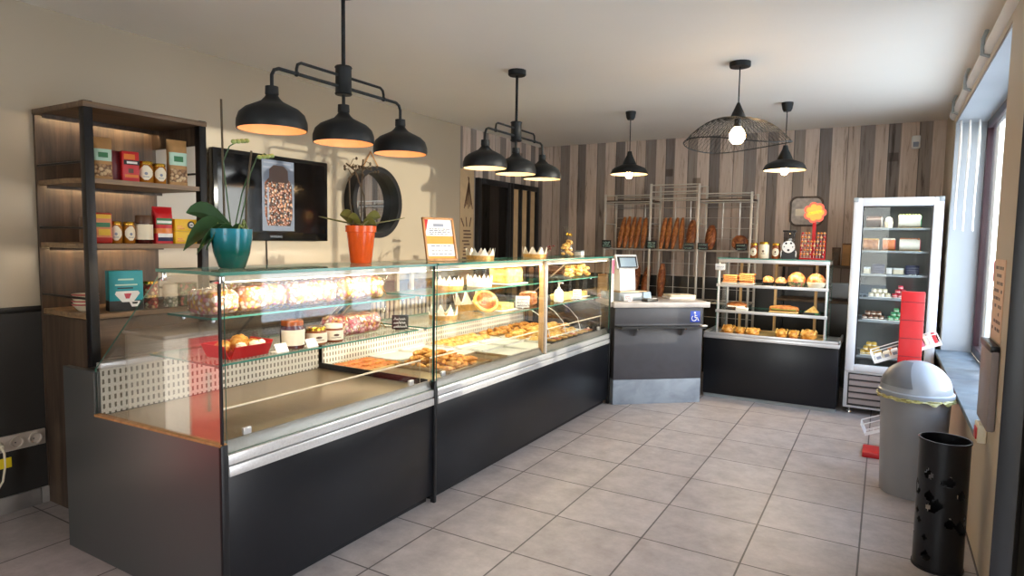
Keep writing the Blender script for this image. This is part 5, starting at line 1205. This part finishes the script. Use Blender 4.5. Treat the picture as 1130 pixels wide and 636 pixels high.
def sandwich(label, x, z, L, h, wrap, seed, y=6.0, name='sandwich'):
    t = thing(name, label, 'sandwich', (x, y, z))
    n = 15; pts = [(-L / 2 + L * i / (n - 1), 0, 0) for i in range(n)]; k = [max(.2, math.sin(PI * (.06 + .88 * i / (n - 1)))) ** .4 for i in range(n)]
    q = MB().tube(pts, [.045 * a for a in k], 16)
    for v in q.bm.verts: v.co.z = max(.0125, h * .50 + v.co.z * h * .5 / .045 + .004 * noise.noise(v.co * 50 + Vector((seed, 0, 0))))
    q.build('bread', 'baguette' if wrap != 'white' else 'croissant', t)
    q = MB().tube(pts[1:-1], .043, 12)
    for v in q.bm.verts: v.co.y -= .008; v.co.z = max(.0125, h * .42 + v.co.z * .28)
    q.build('filling', 'leaf_olive' if seed % 2 else 'cream', t)
    MB().box(-L * .5, -.055, 0, L * .5, .055, .012, bev=.003).build('tray', wrap, t)
    return t
sandwich('golden filled roll on a dark tray at the left of the middle glass shelf', -1.14, .8075, .17, .07, 'till_black', 2)
solid('snack_box', MB().box(-.05, -.03, 0, .05, .03, .028, 0, bev=.003).box(-.045, -.0305, .008, .045, -.0301, .022, 1), ['white', 'cream_label'], 'small white box in front of the golden filled roll', 'box', (-1.08, 5.925, .8075))
sandwich('long salad sandwich on a wooden board in the middle glass shelf', -.74, .8075, .235, .065, 'wood_tray', 3)
t = thing('sandwich_wedge', 'triangular sandwich in a dark box at the fridge end of the middle shelf', 'sandwich', (-.52, 6.0, .8075))
MB().prism([(-.065, .0), (.065, .0), (.065, .018), (-.065, .018)], 'y', -.05, .05).build('box', 'till_black', t); MB().prism([(-.055, .018), (.055, .018), (.01, .072)], 'y', -.04, .04).build('bread', 'puff', t); MB().box(.03, -.051, .003, .06, -.05, .016).build('label', 'green_print', t)
for k, (x, w_, h_, lab) in enumerate(((-1.20, .12, .085, 'knotted brown pastry at the left end of the bamboo tray'), (-1.095, .09, .068, 'small round brown pastry second from the left on the bamboo tray'), (-.99, .13, .070, 'flat brown pastry third from the left on the bamboo tray'), (-.75, .115, .085, 'golden pointed pastry right of the gap on the bamboo tray'), (-.65, .09, .08, 'golden pastry in the middle of the three on the right of the bamboo tray'), (-.535, .14, .095, 'large dark golden pastry at the fridge end of the bamboo tray'))):
    t = thing('filled_pastry', lab, 'pastry', (x, 5.99, .589))
    MB().blob((0, 0, h_ * .42), (w_ * .45, .06, h_ * .52), .20, 2.4, k + 3, (26, 16), flat=-.8).build('dough', 'croissant', t)
    q = MB()
    for j in range(4): q.tube([(-w_ * .38 + j * w_ * .24, -.045, h_ * .45), (-w_ * .32 + j * w_ * .24, -.01, h_ * .82), (-w_ * .20 + j * w_ * .22, .035, h_ * .6)], [.006, .010, .006], 8)
    q.build('crust_folds', 'croissant' if k <= 2 else 'puff', t)
price_sign('little white tag at the left of the top rail of the serving counter', (-1.27, 5.862, 1.165), .085, .058, 'white', 'navy', R(-90), None, 1, 41)
# on top of the serving counter
ZB = 1.2785
jar('small jar with beige round label at the left on the serving counter', (-1.02, 6.05, ZB), .033, .135, 'caramel', 'gold_lid', 'oval', rz=R(-68), name='preserve_jar')
jar('wide jar with cream label in the middle of the three on the serving counter', (-.935, 6.05, ZB), .043, .145, 'cream_label', 'gold_lid', 'oval', rz=R(-68), name='preserve_jar')
jar('jar with round cream label next to the black sweet dispenser', (-.835, 6.05, ZB), .035, .135, 'caramel', 'gold_lid', 'oval', rz=R(-68), name='preserve_jar')
t = thing('sweet_dispenser', 'black and clear sweet dispenser with a white round front on the serving counter', 'dispenser', (-.73, 6.06, ZB))
MB().prism([(-.065, 0), (.065, 0), (.055, .03), (.048, .085), (-.048, .085), (-.055, .03)], 'y', -.05, .05).build('base', 'till_black', t)
q = MB().lathe([(0, 0), (.052, 0), (.052, .006), (0, .006)], n=36).xf((0, 0, 0), rx=R(90)).xf((0, -.051, .105)); q.build('round_front', 'white', t)
q = MB()
for a, b, r_ in ((-.02, .03, .009), (.02, .032, .009), (0, -.028, .010), (-.034, 0, .005), (.034, .0, .005)): q.join(MB().lathe([(0, 0), (r_, 0), (r_, .0015), (0, .0015)], n=14), Matrix.Translation((a, -.0568, .105 + b)) @ Matrix.Rotation(R(90), 4, 'X'))
q.build('dots', 'black', t)
MB().box(-.045, -.045, .085, .045, .045, .235, bev=.004).build('hopper', 'dispenser', t); MB().box(-.052, -.05, .235, .052, .05, .250, bev=.004).build('lid', 'till_black', t)
for s in (-1, 1): MB().tube([(s * .055, -.045, .0), (s * .062, -.045, .055), (s * .055, -.045, .07)], .005).build('side_tap', 'white_plastic', t)
ls = thing('lollipop_stand', 'red wire lollipop stand with a flower shaped orange sign', 'lollipop stand', (-.542, 6.06, ZB))
MB().box(-.10, -.06, 0, .10, .06, .012, bev=.004).build('base', 'red', ls)
q = MB()
for r_ in range(6):
    for s in (-1, 1): q.tube([(s * .095, -.05 + r_ * .014, .012), (s * .095, -.05 + r_ * .014, .045 + r_ * .036)], .0025, 6)
    q.box(-.095, -.051 + r_ * .014, .024 + r_ * .036, .095, -.048 + r_ * .014, .028 + r_ * .036)
q.build('rack', 'red', ls)
MB().box(-.014, .03, .012, .014, .036, .38, bev=.001).build('sign_post', 'red', ls)
def petals(r, k, amp, y0, y1):
    def rad(a): return r - amp + 2 * amp * abs(math.cos(k * a / 2)) ** .6
    return MB().prism([(rad(a) * math.cos(a), rad(a) * math.sin(a)) for a in [2 * PI * i / 112 for i in range(112)]], 'y', y0, y1)
fl = petals(.082, 7, .009, 0, .006).xf((0, .024, .405)).build('flower_sign', 'flower_pink', ls)
petals(.064, 7, .008, -.002, 0).xf((0, .024, .405)).build('flower_centre', 'flower_orange', fl)
q = MB().prism([(-.05, -.018), (.052, .004), (.05, .028), (-.048, .008)], 'y', -.0035, -.002).xf((0, .024, .400)); q.build('flower_band', 'gold_lid', fl)
lp = None; random.seed(12)
for r_ in range(6):
    for c_ in range(8):
        loc = (-.542 - .085 + c_ * .0243, 6.06 - .052 + r_ * .014, ZB + .040 + r_ * .036)
        if r_ > 3 and 2 < c_ < 5: continue
        mt = ('lolly_a', 'lolly_b', 'lolly_c', 'lolly_a')[(c_ * 3 + r_) % 4]
        q = MB().blob((0, -.006, .006), (.0098, .0098, .0098), 0, 1, 0, (12, 8), 0).cyl((0, -.004, 0), (0, .004, -.03), .0018, n=6, m=1)
        solid('lollipop', q, [mt, 'white'], 'small round lollipop held in the red wire stand under the flower sign', 'lollipop', loc, 'lollipops in the red stand')
# oval plaque, wall shelf
t = thing('wall_plaque', 'wood framed rounded plaque hanging on the back wall behind the flower sign', 'plaque', (-.70, YB, 1.58))
def rr(w, h, r, k=8): return [(sx * (w - r) + r * math.cos(a), sz * (h - r) + r * math.sin(a)) for sx, sz, a0 in ((1, 1, 0), (-1, 1, 90), (-1, -1, 180), (1, -1, 270)) for a in [R(a0 + 90 * i / k) for i in range(k + 1)]]
MB().prism([(x - .70, z + 1.735) for x, z in rr(.155, .150, .07)], 'y', YB - .025, YB - .002).build('frame', 'wood_dark', t, world=True)
MB().prism([(x - .70, z + 1.735) for x, z in rr(.135, .130, .055)], 'y', YB - .029, YB - .025).build('paper', 'oval_plaque', t, world=True)
MB().box(-.80, YB - .0305, 1.69, -.68, YB - .029, 1.76, bev=.0004).build('picture', 'cream_label', t, world=True)
ws = thing('wall_shelf', 'oak wall shelf with two boards between serving counter and fridge', 'shelf', (-.50, 6.85, 0))
for z in (.86, 1.19): MB().box(-.90, 6.62, z, -.262, 6.985, z + .022, bev=.002).build('board', 'wood_top', ws, world=True)
for x in (-.89, -.285): MB().box(x, 6.94, 0, x + .02, 6.985, 1.19, bev=.002).build('upright', 'black_metal', ws, world=True)
for k, (x, h_, lab) in enumerate(((-.40, .17, 'brown paper bag on the wall shelf nearest the lollipop stand'), (-.315, .21, 'taller brown paper bag on the wall shelf beside the fridge'))):
    t = thing('paper_bag', lab, 'paper bag', (x, 6.76, 1.2125)); pouch_mb(.075, .05, h_, lambda a, b, c: 0, rows=10).xf((0, 0, 0), rz=R(-90)).build('bag', 'kraft' if k else 'wood_top', t); MB().box(-.034, -.008, h_ - .015, .034, .008, h_, bev=.002).build('fold', 'brown_pack', t)

# ------------------------------------------------------------------ steel bread rack
rk = thing('bread_rack', 'tall steel wire bread rack against the board papered wall', 'bread rack', (-1.90, 6.7, 0))
W = dict(parent=rk, world=True)
PX = ((-2.665, 1.915), (-2.155, 2.015), (-1.655, 2.005), (-1.145, 1.91))
for x, h_ in PX:
    for y in (6.55, 6.88): MB().box(x - .011, y - .011, 0, x + .011, y + .011, h_, bev=.002).build('post', 'rack_steel', **W)
    q = MB()
    for z in (.45, .80, 1.32, 1.60, 1.82): q.tube([(x, 6.55, z), (x, 6.88, z)], .006, 6)
    q.build('side_rail', 'rack_steel', **W)
for i in range(3):
    x0, x1 = PX[i][0], PX[i + 1][0]
    for z in (.80, 1.325):
        q = MB().tube([(x0, 6.55, z), (x1, 6.55, z)], .009, 8).tube([(x0, 6.88, z), (x1, 6.88, z)], .008, 8)
        for k in range(1, 9): q.tube([(x0 + (x1 - x0) * k / 9, 6.55, z), (x0 + (x1 - x0) * k / 9, 6.88, z)], .0035, 5)
        q.build('wire_shelf', 'rack_steel', **W)
    tops = (1.90, 1.83) if i != 1 else (2.0, 1.93, 1.86)
    for z in tops:
        for y in (6.55, 6.88): MB().tube([(x0, y, z), (x1, y, z)], .0065, 6).build('top_rail', 'rack_steel', **W)
    if i != 1: MB().box(x0, 6.56, 1.838, x1, 6.87, 1.850).build('top_board', 'wood_dark', **W)
    q = MB()
    for z in (.62, .92, 1.05, 1.18, 1.45, 1.56, 1.67, 1.78): q.tube([(x0, 6.88, z), (x1, 6.88, z)], .0032, 5)
    for k in (1, 2): q.tube([(x0 + (x1 - x0) * k / 3, 6.885, .1), (x0 + (x1 - x0) * k / 3, 6.885, 1.85)], .004, 5)
    q.build('back_grid', 'rack_steel', **W)
def bread(name, label, x, z, L, r, mat, grp, lean=.12, roll=0.0, fat=1.0, seed=0, y=6.64):
    t = thing(name, label, 'bread', (x, y, z), grp); n = 19; mb = MB()
    pts = [(roll * L * i / (n - 1), lean * i / (n - 1), L * i / (n - 1)) for i in range(n)]
    k = [max(.16, math.sin(PI * (.04 + .92 * i / (n - 1)))) ** .42 * (1 + .05 * noise.noise(Vector((seed, i * .6, 0)))) for i in range(n)]
    mb.tube(pts, [(r * fat * a, r * a) for a in k], 16); mb.build('crust', mat, t, sharp=70)
    q = MB(); m = max(3, int(L / .065))
    for j in range(m):
        f = (j + .7) / (m + .6); c0 = Vector((roll * L * f, lean * f, L * f)); kk = r * .93 * math.sin(PI * (.04 + .92 * f)) ** .42
        q.tube([c0 + Vector((-kk * .45, -kk * .88, -.03)), c0 + Vector((0, -kk * 1.0, 0)), c0 + Vector((kk * .45, -kk * .88, .03))], [.003, .0055, .003], 6)
    q.build('score_marks', 'bun', t); return t
G = 'baguettes on the rack'
od = ('leftmost', 'second', 'third', 'fourth', 'rightmost')
for k in range(5): bread('baguette', '%s of the five long loaves standing in the left bay of the bread rack' % od[k], -2.535 + k * .064 + (.014 if k == 4 else 0), 1.336, .345 - .005 * abs(k - 1), .0295, 'baguette', G, .16, (.02, 0, -.01, -.02, -.06)[k], seed=k)
for k in range(4): bread('baguette', '%s of the four long loaves standing in the middle bay of the bread rack' % ('leftmost', 'second', 'third', 'rightmost')[k], -2.065 + k * .064 + (.020 if k == 3 else 0), 1.336, .33, .029, 'baguette', G, .16, (0, -.03, .01, -.08)[k], seed=k + 9)
bread('seeded_loaf', 'pointed seeded loaf standing right of the four long loaves', -1.755, 1.336, .30, .058, 'bread', 'dark loaves on the rack', .10, seed=20, fat=.8)
bread('seeded_loaf', 'oval dark loaf standing in the right bay of the bread rack', -1.555, 1.336, .245, .068, 'bread', 'dark loaves on the rack', .08, seed=21, fat=.7)
t = thing('round_loaf', 'round brown loaf leaning at the right end of the bread rack', 'bread', (-1.262, 6.66, 1.335))
MB().blob((0, 0, .077), (.08, .05, .077), .06, 3, 4, (28, 18)).build('crust', 'bread', t)
MB().blob((-.055, -.035, .06), (.016, .016, .03), .05).blob((.01, -.047, .10), (.012, .006, .02)).build('score_marks', 'bun', t)
for k in range(3): bread('dark_baguette', '%s of the three dark loaves on the lower level behind the shop scale' % ('leftmost', 'middle', 'rightmost')[k], (-2.44, -2.35, -2.245)[k], .811, .33, .042, 'bread', 'dark loaves on the lower level', .14, (-.04, 0, .05)[k], seed=30 + k)
bread('dark_baguette', 'tall loaf standing alone on the lower level above the card terminal', -2.055, .811, .365, .042, 'bread', 'dark loaves on the lower level', .05, .02, seed=40)
for k, (x, lab) in enumerate(((-2.63, 'black price sign at the left end of the bread rack'), (-2.125, 'black price sign at the foot of the second post of the bread rack'), (-1.735, 'black price sign under the pointed seeded loaf'), (-1.595, 'black price sign under the oval dark loaf'), (-1.222, 'black price sign in front of the round brown loaf'))):
    price_sign(lab, (x, 6.522, 1.335), .105, .085 if k < 2 else .07, 'black', 'mint', R(-90), 'black price signs on the bread rack', 2 if k > 1 else 3, 50 + k)

# ------------------------------------------------------------------ upright display fridge
fd = thing('display_fridge', 'tall white glass door display fridge with cakes by the window', 'fridge', (.065, 6.2, 0))
W = dict(parent=fd, world=True)
x0, x1, y0, y1 = -.245, .375, 5.95, 6.52
MB().box(x0, y0 + .055, .36, x0 + .035, y1, 1.79, 0, .004).box(x1 - .035, y0 + .055, .36, x1, y1, 1.79, 0, .004).box(x0, y1 - .03, .05, x1, y1, 1.79, 0, .004).box(x0, y0 + .055, 1.75, x1, y1, 1.79, 0, .004).box(x0, y0 + .02, .05, x1, y1, .38, 0, .004).build('cabinet', 'fridge_white', **W)
MB().box(x0 + .036, y1 - .036, .39, x1 - .036, y1 - .031, 1.745).box(x0 + .036, y0 + .07, .382, x1 - .036, y1 - .036, .39).build('lining', 'fridge_in', **W)
dr = MB().box(x0, y0, .36, x0 + .07, y0 + .05, 1.795, 0, .014).box(x1 - .07, y0, .36, x1, y0 + .05, 1.795, 0, .014).box(x0 + .06, y0, 1.725, x1 - .06, y0 + .05, 1.795, 0, .014).box(x0 + .06, y0, .36, x1 - .06, y0 + .05, .42, 0, .014).build('door', 'fridge_white', **W)
q = MB().box(x0 + .07, y0 + .012, .42, x0 + .078, y0 + .045, 1.725).box(x1 - .078, y0 + .012, .42, x1 - .07, y0 + .045, 1.725).box(x0 + .07, y0 + .012, 1.717, x1 - .07, y0 + .045, 1.725); q.build('door_gasket', 'till_black', dr, world=True)
MB().box(x0 + .078, y0 + .02, .42, x1 - .078, y0 + .026, 1.717).build('door_glass', 'fridge_glass', dr, world=True)
for xx in (x0 - .001, x1 - .036): MB().box(xx, y0 - .002, 1.758, xx + .037, y0 + .052, 1.797, 0, .005).build('corner_cap', 'till_grey', dr, world=True)
SZ = (1.545, 1.36, 1.166, .972, .783, .485)
for z in SZ:
    q = MB().tube([(x0 + .045, y0 + .075, z), (x1 - .045, y0 + .075, z)], .006, 8).tube([(x0 + .045, y1 - .05, z), (x1 - .045, y1 - .05, z)], .005, 8)
    for k in range(16): q.tube([(x0 + .06 + k * .0333, y0 + .075, z), (x0 + .06 + k * .0333, y1 - .05, z)], .0022, 5)
    q.box(x0 + .042, y0 + .064, z - .010, x1 - .042, y0 + .070, z + .008, bev=.001)
    q.build('wire_shelf', 'till_grey', **W)
q = MB().box(x0 + .03, y0 + .012, .07, x1 - .03, y0 + .022, .345, 1)
for k in range(5): q.prism([(y0 - .002, .09 + k * .052), (y0 + .014, .09 + k * .052), (y0 + .014, .128 + k * .052), (y0 + .004, .122 + k * .052)], 'x', x0 + .04, x1 - .04, 0)
q.build('grille', ['grille', 'till_black'], **W)
for xx in (x0 + .05, x1 - .05):
    for yy in (y0 + .08, y1 - .06): MB().lathe([(0, 0), (.022, 0), (.020, .012), (.010, .016), (.010, .05), (0, .05)], (xx, yy, 0), 16).build('foot', 'chrome', **W)
lmp = MB().box(x0 + .05, y0 + .06, 1.722, x1 - .05, y0 + .10, 1.748, 0, .003).build('lamp_housing', 'fridge_white', **W)
area('fridge_lamp', (.065, y0 + .09, 1.715), .46, .03, 1.6, '#fff4e0')
def fzt(z): return z + .0065
def log_cake(label, x, z, L, r, m0, m1, deco, seed):
    t = thing('log_cake', label, 'cake', (x, 6.085, fzt(z)), 'log cakes in the fridge')
    MB().box(-L / 2 - .012, -.045, 0, L / 2 + .012, .045, .005, bev=.002).build('cake_board', 'gold_lid', t)
    mb = MB().tube([(-L / 2 + L * i / 8, 0, .005 + r) for i in range(9)], [r * (1 + .05 * noise.noise(Vector((i, seed, 0)))) for i in range(9)], 18); mb.build('sponge', m0, t)
    q = MB()
    for k in range(3): q.tube([(L / 2 + .002, (r * (.85 - .25 * k)) * math.cos(a), .005 + r + (r * (.85 - .25 * k)) * math.sin(a)) for a in [2 * PI * i / 16 for i in range(17)]], r * .09, 5)
    q.build('swirl', m1, t); q = MB(); random.seed(seed)
    for k in range(7): q.blob((-L / 2 + L * (k + .5) / 7, random.uniform(-.012, .012), .005 + r * 1.95), (.011, .011, .012), .15, 3, k, (10, 8))
    q.build('topping', deco, t)
log_cake('chocolate log cake at the left of the top fridge shelf', -.095, SZ[0], .11, .042, 'choc', 'cream', 'choc', 1)
t = thing('cake_cup', 'pale cream dessert beside the chocolate log on the top fridge shelf', 'dessert', (.012, 6.06, fzt(SZ[0])))
MB().lathe([(0, 0), (.026, 0), (.031, .05), (.029, .05), (0, .046)], n=24).build('cup', 'cream_label', t); MB().blob((0, 0, .062), (.026, .026, .026), .2, 3).build('cream', 'cream', t)
log_cake('cream log cake with green topping at the right of the top fridge shelf', .155, SZ[0], .15, .050, 'cream', 'macaron_green', 'bud', 2)
log_cake('caramel log cake at the left of the second fridge shelf', -.108, SZ[1], .11, .043, 'bun', 'cream', 'brioche', 3)
log_cake('pink log cake in the middle of the second fridge shelf', .020, SZ[1], .085, .044, 'macaron_orange', 'berry', 'cream', 4)
log_cake('pale fruit log cake at the right of the second fridge shelf', .165, SZ[1], .14, .046, 'cream', 'berry', 'macaron_orange', 5)
price_sign('dark card at the left of the third fridge shelf', (-.045, 6.08, fzt(SZ[2])), .088, .082, 'navy', 'grey_print', R(-90), 'dark cards in the fridge', 3, 61)
price_sign('dark card at the right of the third fridge shelf', (.195, 6.08, fzt(SZ[2])), .095, .078, 'navy', 'grey_print', R(-90), 'dark cards in the fridge', 3, 62)
for k, (x, w_, lab) in enumerate(((-.125, .05, 'cream dessert box left of the dark card on the third fridge shelf'), (.035, .04, 'white dessert box right of the first dark card on the third fridge shelf'), (.10, .075, 'wide cream dessert box between the dark cards on the third fridge shelf'))):
    t = thing('dessert_box', lab, 'box', (x, 6.15, fzt(SZ[2])), 'dessert boxes in the fridge'); MB().box(-w_ / 2, -.05, 0, w_ / 2, .05, .05, bev=.004).build('box', 'cream_label' if k != 1 else 'white', t); MB().box(-w_ / 2 - .001, -.051, .038, w_ / 2 + .001, .051, .052, bev=.003).build('lid', 'wire', t)
mac = {}
def macaron(mat, loc, rz, label, grp):
    if mat in mac: return dup(mac[mat], loc, rz, label, grp)
    q = MB().lathe([(0, 0), (.015, .001), (.0195, .007), (.0195, .013), (.0175, .0135), (.0175, .0185), (.0195, .019), (.0195, .025), (.015, .031), (0, .033)], n=18, ms=[0, 0, 0, 1, 1, 1, 0, 0, 0])
    mac[mat] = solid('macaron', q, [mat, 'cream'], label, 'macaron', loc, grp, rz); return mac[mat]
random.seed(33)
for mat, xa, nx, ny, nz, z, lab in (('macaron_cream', -.085, 4, 3, 2, SZ[3], 'cream macaron on the left of the fourth fridge shelf'), ('macaron_pink', .085, 3, 3, 3, SZ[3], 'pink macaron on the right of the fourth fridge shelf'), ('macaron_brown', -.12, 4, 3, 2, SZ[4], 'brown macaron on the left of the fifth fridge shelf'), ('macaron_green', .065, 3, 3, 3, SZ[4], 'green macaron on the right of the fifth fridge shelf'), ('macaron_yellow', -.12, 4, 3, 3, SZ[5], 'yellow macaron on the left of the bottom fridge shelf'), ('macaron_orange', .055, 3, 3, 2, SZ[5], 'orange macaron on the right of the bottom fridge shelf')):
    tray('white tray under the ' + lab.replace('macaron', 'macarons').replace(' on the', ' at the'), xa - .022, xa + nx * .041, 6.035, 6.175, 'white_plastic', z=fzt(z), h=.010, grp=None)
    for a in range(nz):
        for b in range(ny):
            for c_ in range(nx - a):
                macaron(mat, (xa + (c_ + a * .5) * .0395 + random.uniform(-.002, .002), 6.062 + b * .042, fzt(z) + .0045 + a * .0335), random.uniform(0, 3), lab, mat.split('_')[1] + ' macarons in the fridge')

# ------------------------------------------------------------------ red snack stand, bin and umbrella stand by the window
rs = thing('snack_stand', 'red floor stand with white wire baskets in front of the fridge', 'snack stand', (.17, 4.85, 0))
q = MB().box(-.065, -.03, .03, .065, .03, 1.115, 0, bev=.004)
for k in range(8): q.box(-.066, -.031, .22 + k * .118, .066, -.0295, .224 + k * .118, 1)
q.xf((0, 0, 0)).build('column', ['red', 'red_dark'], rs)
MB().box(-.235, -.08, 0, .18, .12, .035, bev=.006).build('base', 'red', rs)
def basket(dz, rot, dx):
    q = MB(); L, Wd, Hh = .40, .15, .075
    for z in (0, Hh):
        q.tube([(-L / 2, -Wd / 2, z), (L / 2, -Wd / 2, z), (L / 2, Wd / 2, z), (-L / 2, Wd / 2, z), (-L / 2, -Wd / 2, z)], .0035, 6)
    for k in range(9): q.tube([(-L / 2 + L * k / 8, -Wd / 2, 0 if k % 2 else 0), (-L / 2 + L * k / 8, Wd / 2, 0)], .0022, 5)
    for a, b in ((-1, -1), (1, -1), (1, 1), (-1, 1), (0, -1), (0, 1)): q.tube([(a * L / 2, b * Wd / 2, 0), (a * L / 2, b * Wd / 2, Hh)], .003, 6)
    for y in (-.04, 0, .04): q.tube([(-L / 2, y, 0), (L / 2, y, 0)], .0022, 5)
    q.box(-L / 2 - .002, -Wd / 2, 0, -L / 2 + .002, Wd / 2, Hh, 0).box(-L / 2, -Wd / 2 - .001, 0, L / 2, -Wd / 2 + .001, .018)
    q.xf((dx, .035 + Wd / 2, dz), ry=rot); return q.build('basket', 'wire', rs)
basket(.70, R(-24), -.01); basket(.20, R(-24), -.04)
for k in range(5):
    c = Matrix.Rotation(R(-24), 4, 'Y') @ Vector((.075 + k * .026, 0, .004)); col = ('white', 'pink', 'cream_label', 'white', 'sticker_red')[k]
    t = MB().box(-.01, -.05, 0, .01, .05, .07, 0, bev=.002).box(-.0102, -.03, .02, -.0098, .03, .05, 1); o = solid('snack_packet', t, [col, 'brown_pack'], ('white', 'pink', 'cream', 'pale white', 'red')[k] + ' flat packet, %s from the red column in the raised wire basket' % ('first', 'second', 'third', 'fourth', 'fifth')[k], 'packet', (.16 + c.x, 4.85 + .11, .70 + c.z), 'packets in the upper wire basket'); o.rotation_euler = (0, R(-24), 0)
for k in range(4):
    c = Matrix.Rotation(R(-24), 4, 'Y') @ Vector((-.165 + k * .05, 0, .004))
    o = solid('snack_packet', MB().box(-.02, -.055, 0, .02, .055, .04, 0, bev=.002).box(-.014, -.0555, .01, .014, -.0551, .03, 1), ['cream_label' if k % 2 else 'white', 'grey_print'], ('lowest', 'second lowest', 'third lowest', 'fourth lowest')[k] + ' pale packet at the low end of the upper wire basket', 'packet', (.16 + c.x, 4.96, .70 + c.z), 'packets in the upper wire basket'); o.rotation_euler = (0, R(-24), 0)
bn = thing('waste_bin', 'grey plastic waste bin with domed lid and yellow liner', 'bin', (.19, 4.235, 0))
MB().lathe([(0, 0), (.148, 0), (.153, .008), (.172, .55), (.178, .555), (.178, .575), (.168, .575), (.150, .02), (0, .02)], n=56).build('body', 'bin_grey', bn)
prof = [(.185, .562), (.188, .575), (.186, .592), (.178, .598)] + [(.176 * math.cos(a), .598 + .165 * math.sin(a)) for a in [R(5 + 85 * k / 10) for k in range(11)]]
MB().lathe(prof + [(0, .762)], n=56).build('lid', 'bin_lid', bn)
q = MB(); rows = []
for i in range(11):
    e = R(10 + 62 * i / 10); hw = R(58) * (1 - .25 * i / 10)
    rows.append([q.bm.verts.new(((.179) * math.cos(e) * math.cos(R(205) + hw * (2 * j / 16 - 1)), .179 * math.cos(e) * math.sin(R(205) + hw * (2 * j / 16 - 1)), .598 + .168 * math.sin(e))) for j in range(17)])
for a, b in zip(rows, rows[1:]):
    for j in range(16): q._f([a[j], a[j + 1], b[j + 1], b[j]])
q.build('flap', 'bin_flap', bn)
q = MB(); rows = []
for i in range(5):
    z = .574 - (.018 + .058 * max(0, math.cos(2 * PI * j / 96 - R(232))) ** 1.5) * i / 4
    rows.append([q.bm.verts.new(((.187 + .010 * i / 4 + .010 * noise.noise(Vector((j * .55, i * .7, 1)))) * math.cos(2 * PI * j / 96), (.187 + .010 * i / 4 + .010 * noise.noise(Vector((j * .55, i * .7, 1)))) * math.sin(2 * PI * j / 96), z + .022 * noise.noise(Vector((j * .3, 3, i))) * i / 4 )) for j in range(96)])
for a, b in zip(rows, rows[1:]):
    for j in range(96): q._f([a[j], a[(j + 1) % 96], b[(j + 1) % 96], b[j]])
q.build('liner', 'bag_film', bn, sharp=20)
us = thing('umbrella_stand', 'black perforated metal umbrella stand by the wall under the sill', 'umbrella stand', (.268, 3.30, 0))
q = MB(); nA, nZ, Hh, r_ = 72, 60, .57, .095; random.seed(14)
holes = set()
for k in range(46):
    a, z = random.randrange(nA), random.randrange(3, nZ - 7); big = random.random() < .7
    for dz, wd in (((0, 1), (1, 2), (2, 2), (3, 1), (4, 0)) if big else ((0, 0), (1, 1), (2, 0))):
        for da in range(-wd, wd + 1): holes.add(((a + da) % nA, z + dz))
def grid(rad):
    return [[q.bm.verts.new((rad * math.cos(2 * PI * j / nA), rad * math.sin(2 * PI * j / nA), Hh * i / nZ)) for j in range(nA)] for i in range(nZ + 1)]
go, gi = grid(r_), grid(r_ - .002)
for i in range(nZ):
    for j in range(nA):
        k = (j + 1) % nA
        if (j, i) in holes:
            for (da, dz, e) in ((1, 0, ((j + 1) % nA, i, (j + 1) % nA, i + 1)), (-1, 0, (j, i + 1, j, i)), (0, 1, ((j + 1) % nA, i + 1, j, i + 1)), (0, -1, (j, i, (j + 1) % nA, i))):
                if ((j + da) % nA, i + dz) not in holes: q._f([go[e[1]][e[0]], go[e[3]][e[2]], gi[e[3]][e[2]], gi[e[1]][e[0]]])
            continue
        q._f([go[i][j], go[i][k], go[i + 1][k], go[i + 1][j]]); q._f([gi[i][k], gi[i][j], gi[i + 1][j], gi[i + 1][k]])
for j in range(nA): q._f([go[nZ][j], go[nZ][(j + 1) % nA], gi[nZ][(j + 1) % nA], gi[nZ][j]])
q.build('perforated_wall', 'black_metal', us)
MB().lathe([(r_ - .002, Hh - .002), (r_ + .004, Hh - .002), (r_ + .004, Hh + .006), (r_ - .002, Hh + .006), (r_ - .002, Hh - .002)], n=64).build('rim', 'black_metal', us)
MB().lathe([(0, 0), (r_ + .004, 0), (r_ + .004, .01), (0, .01)], n=56).build('base', 'black_metal', us)
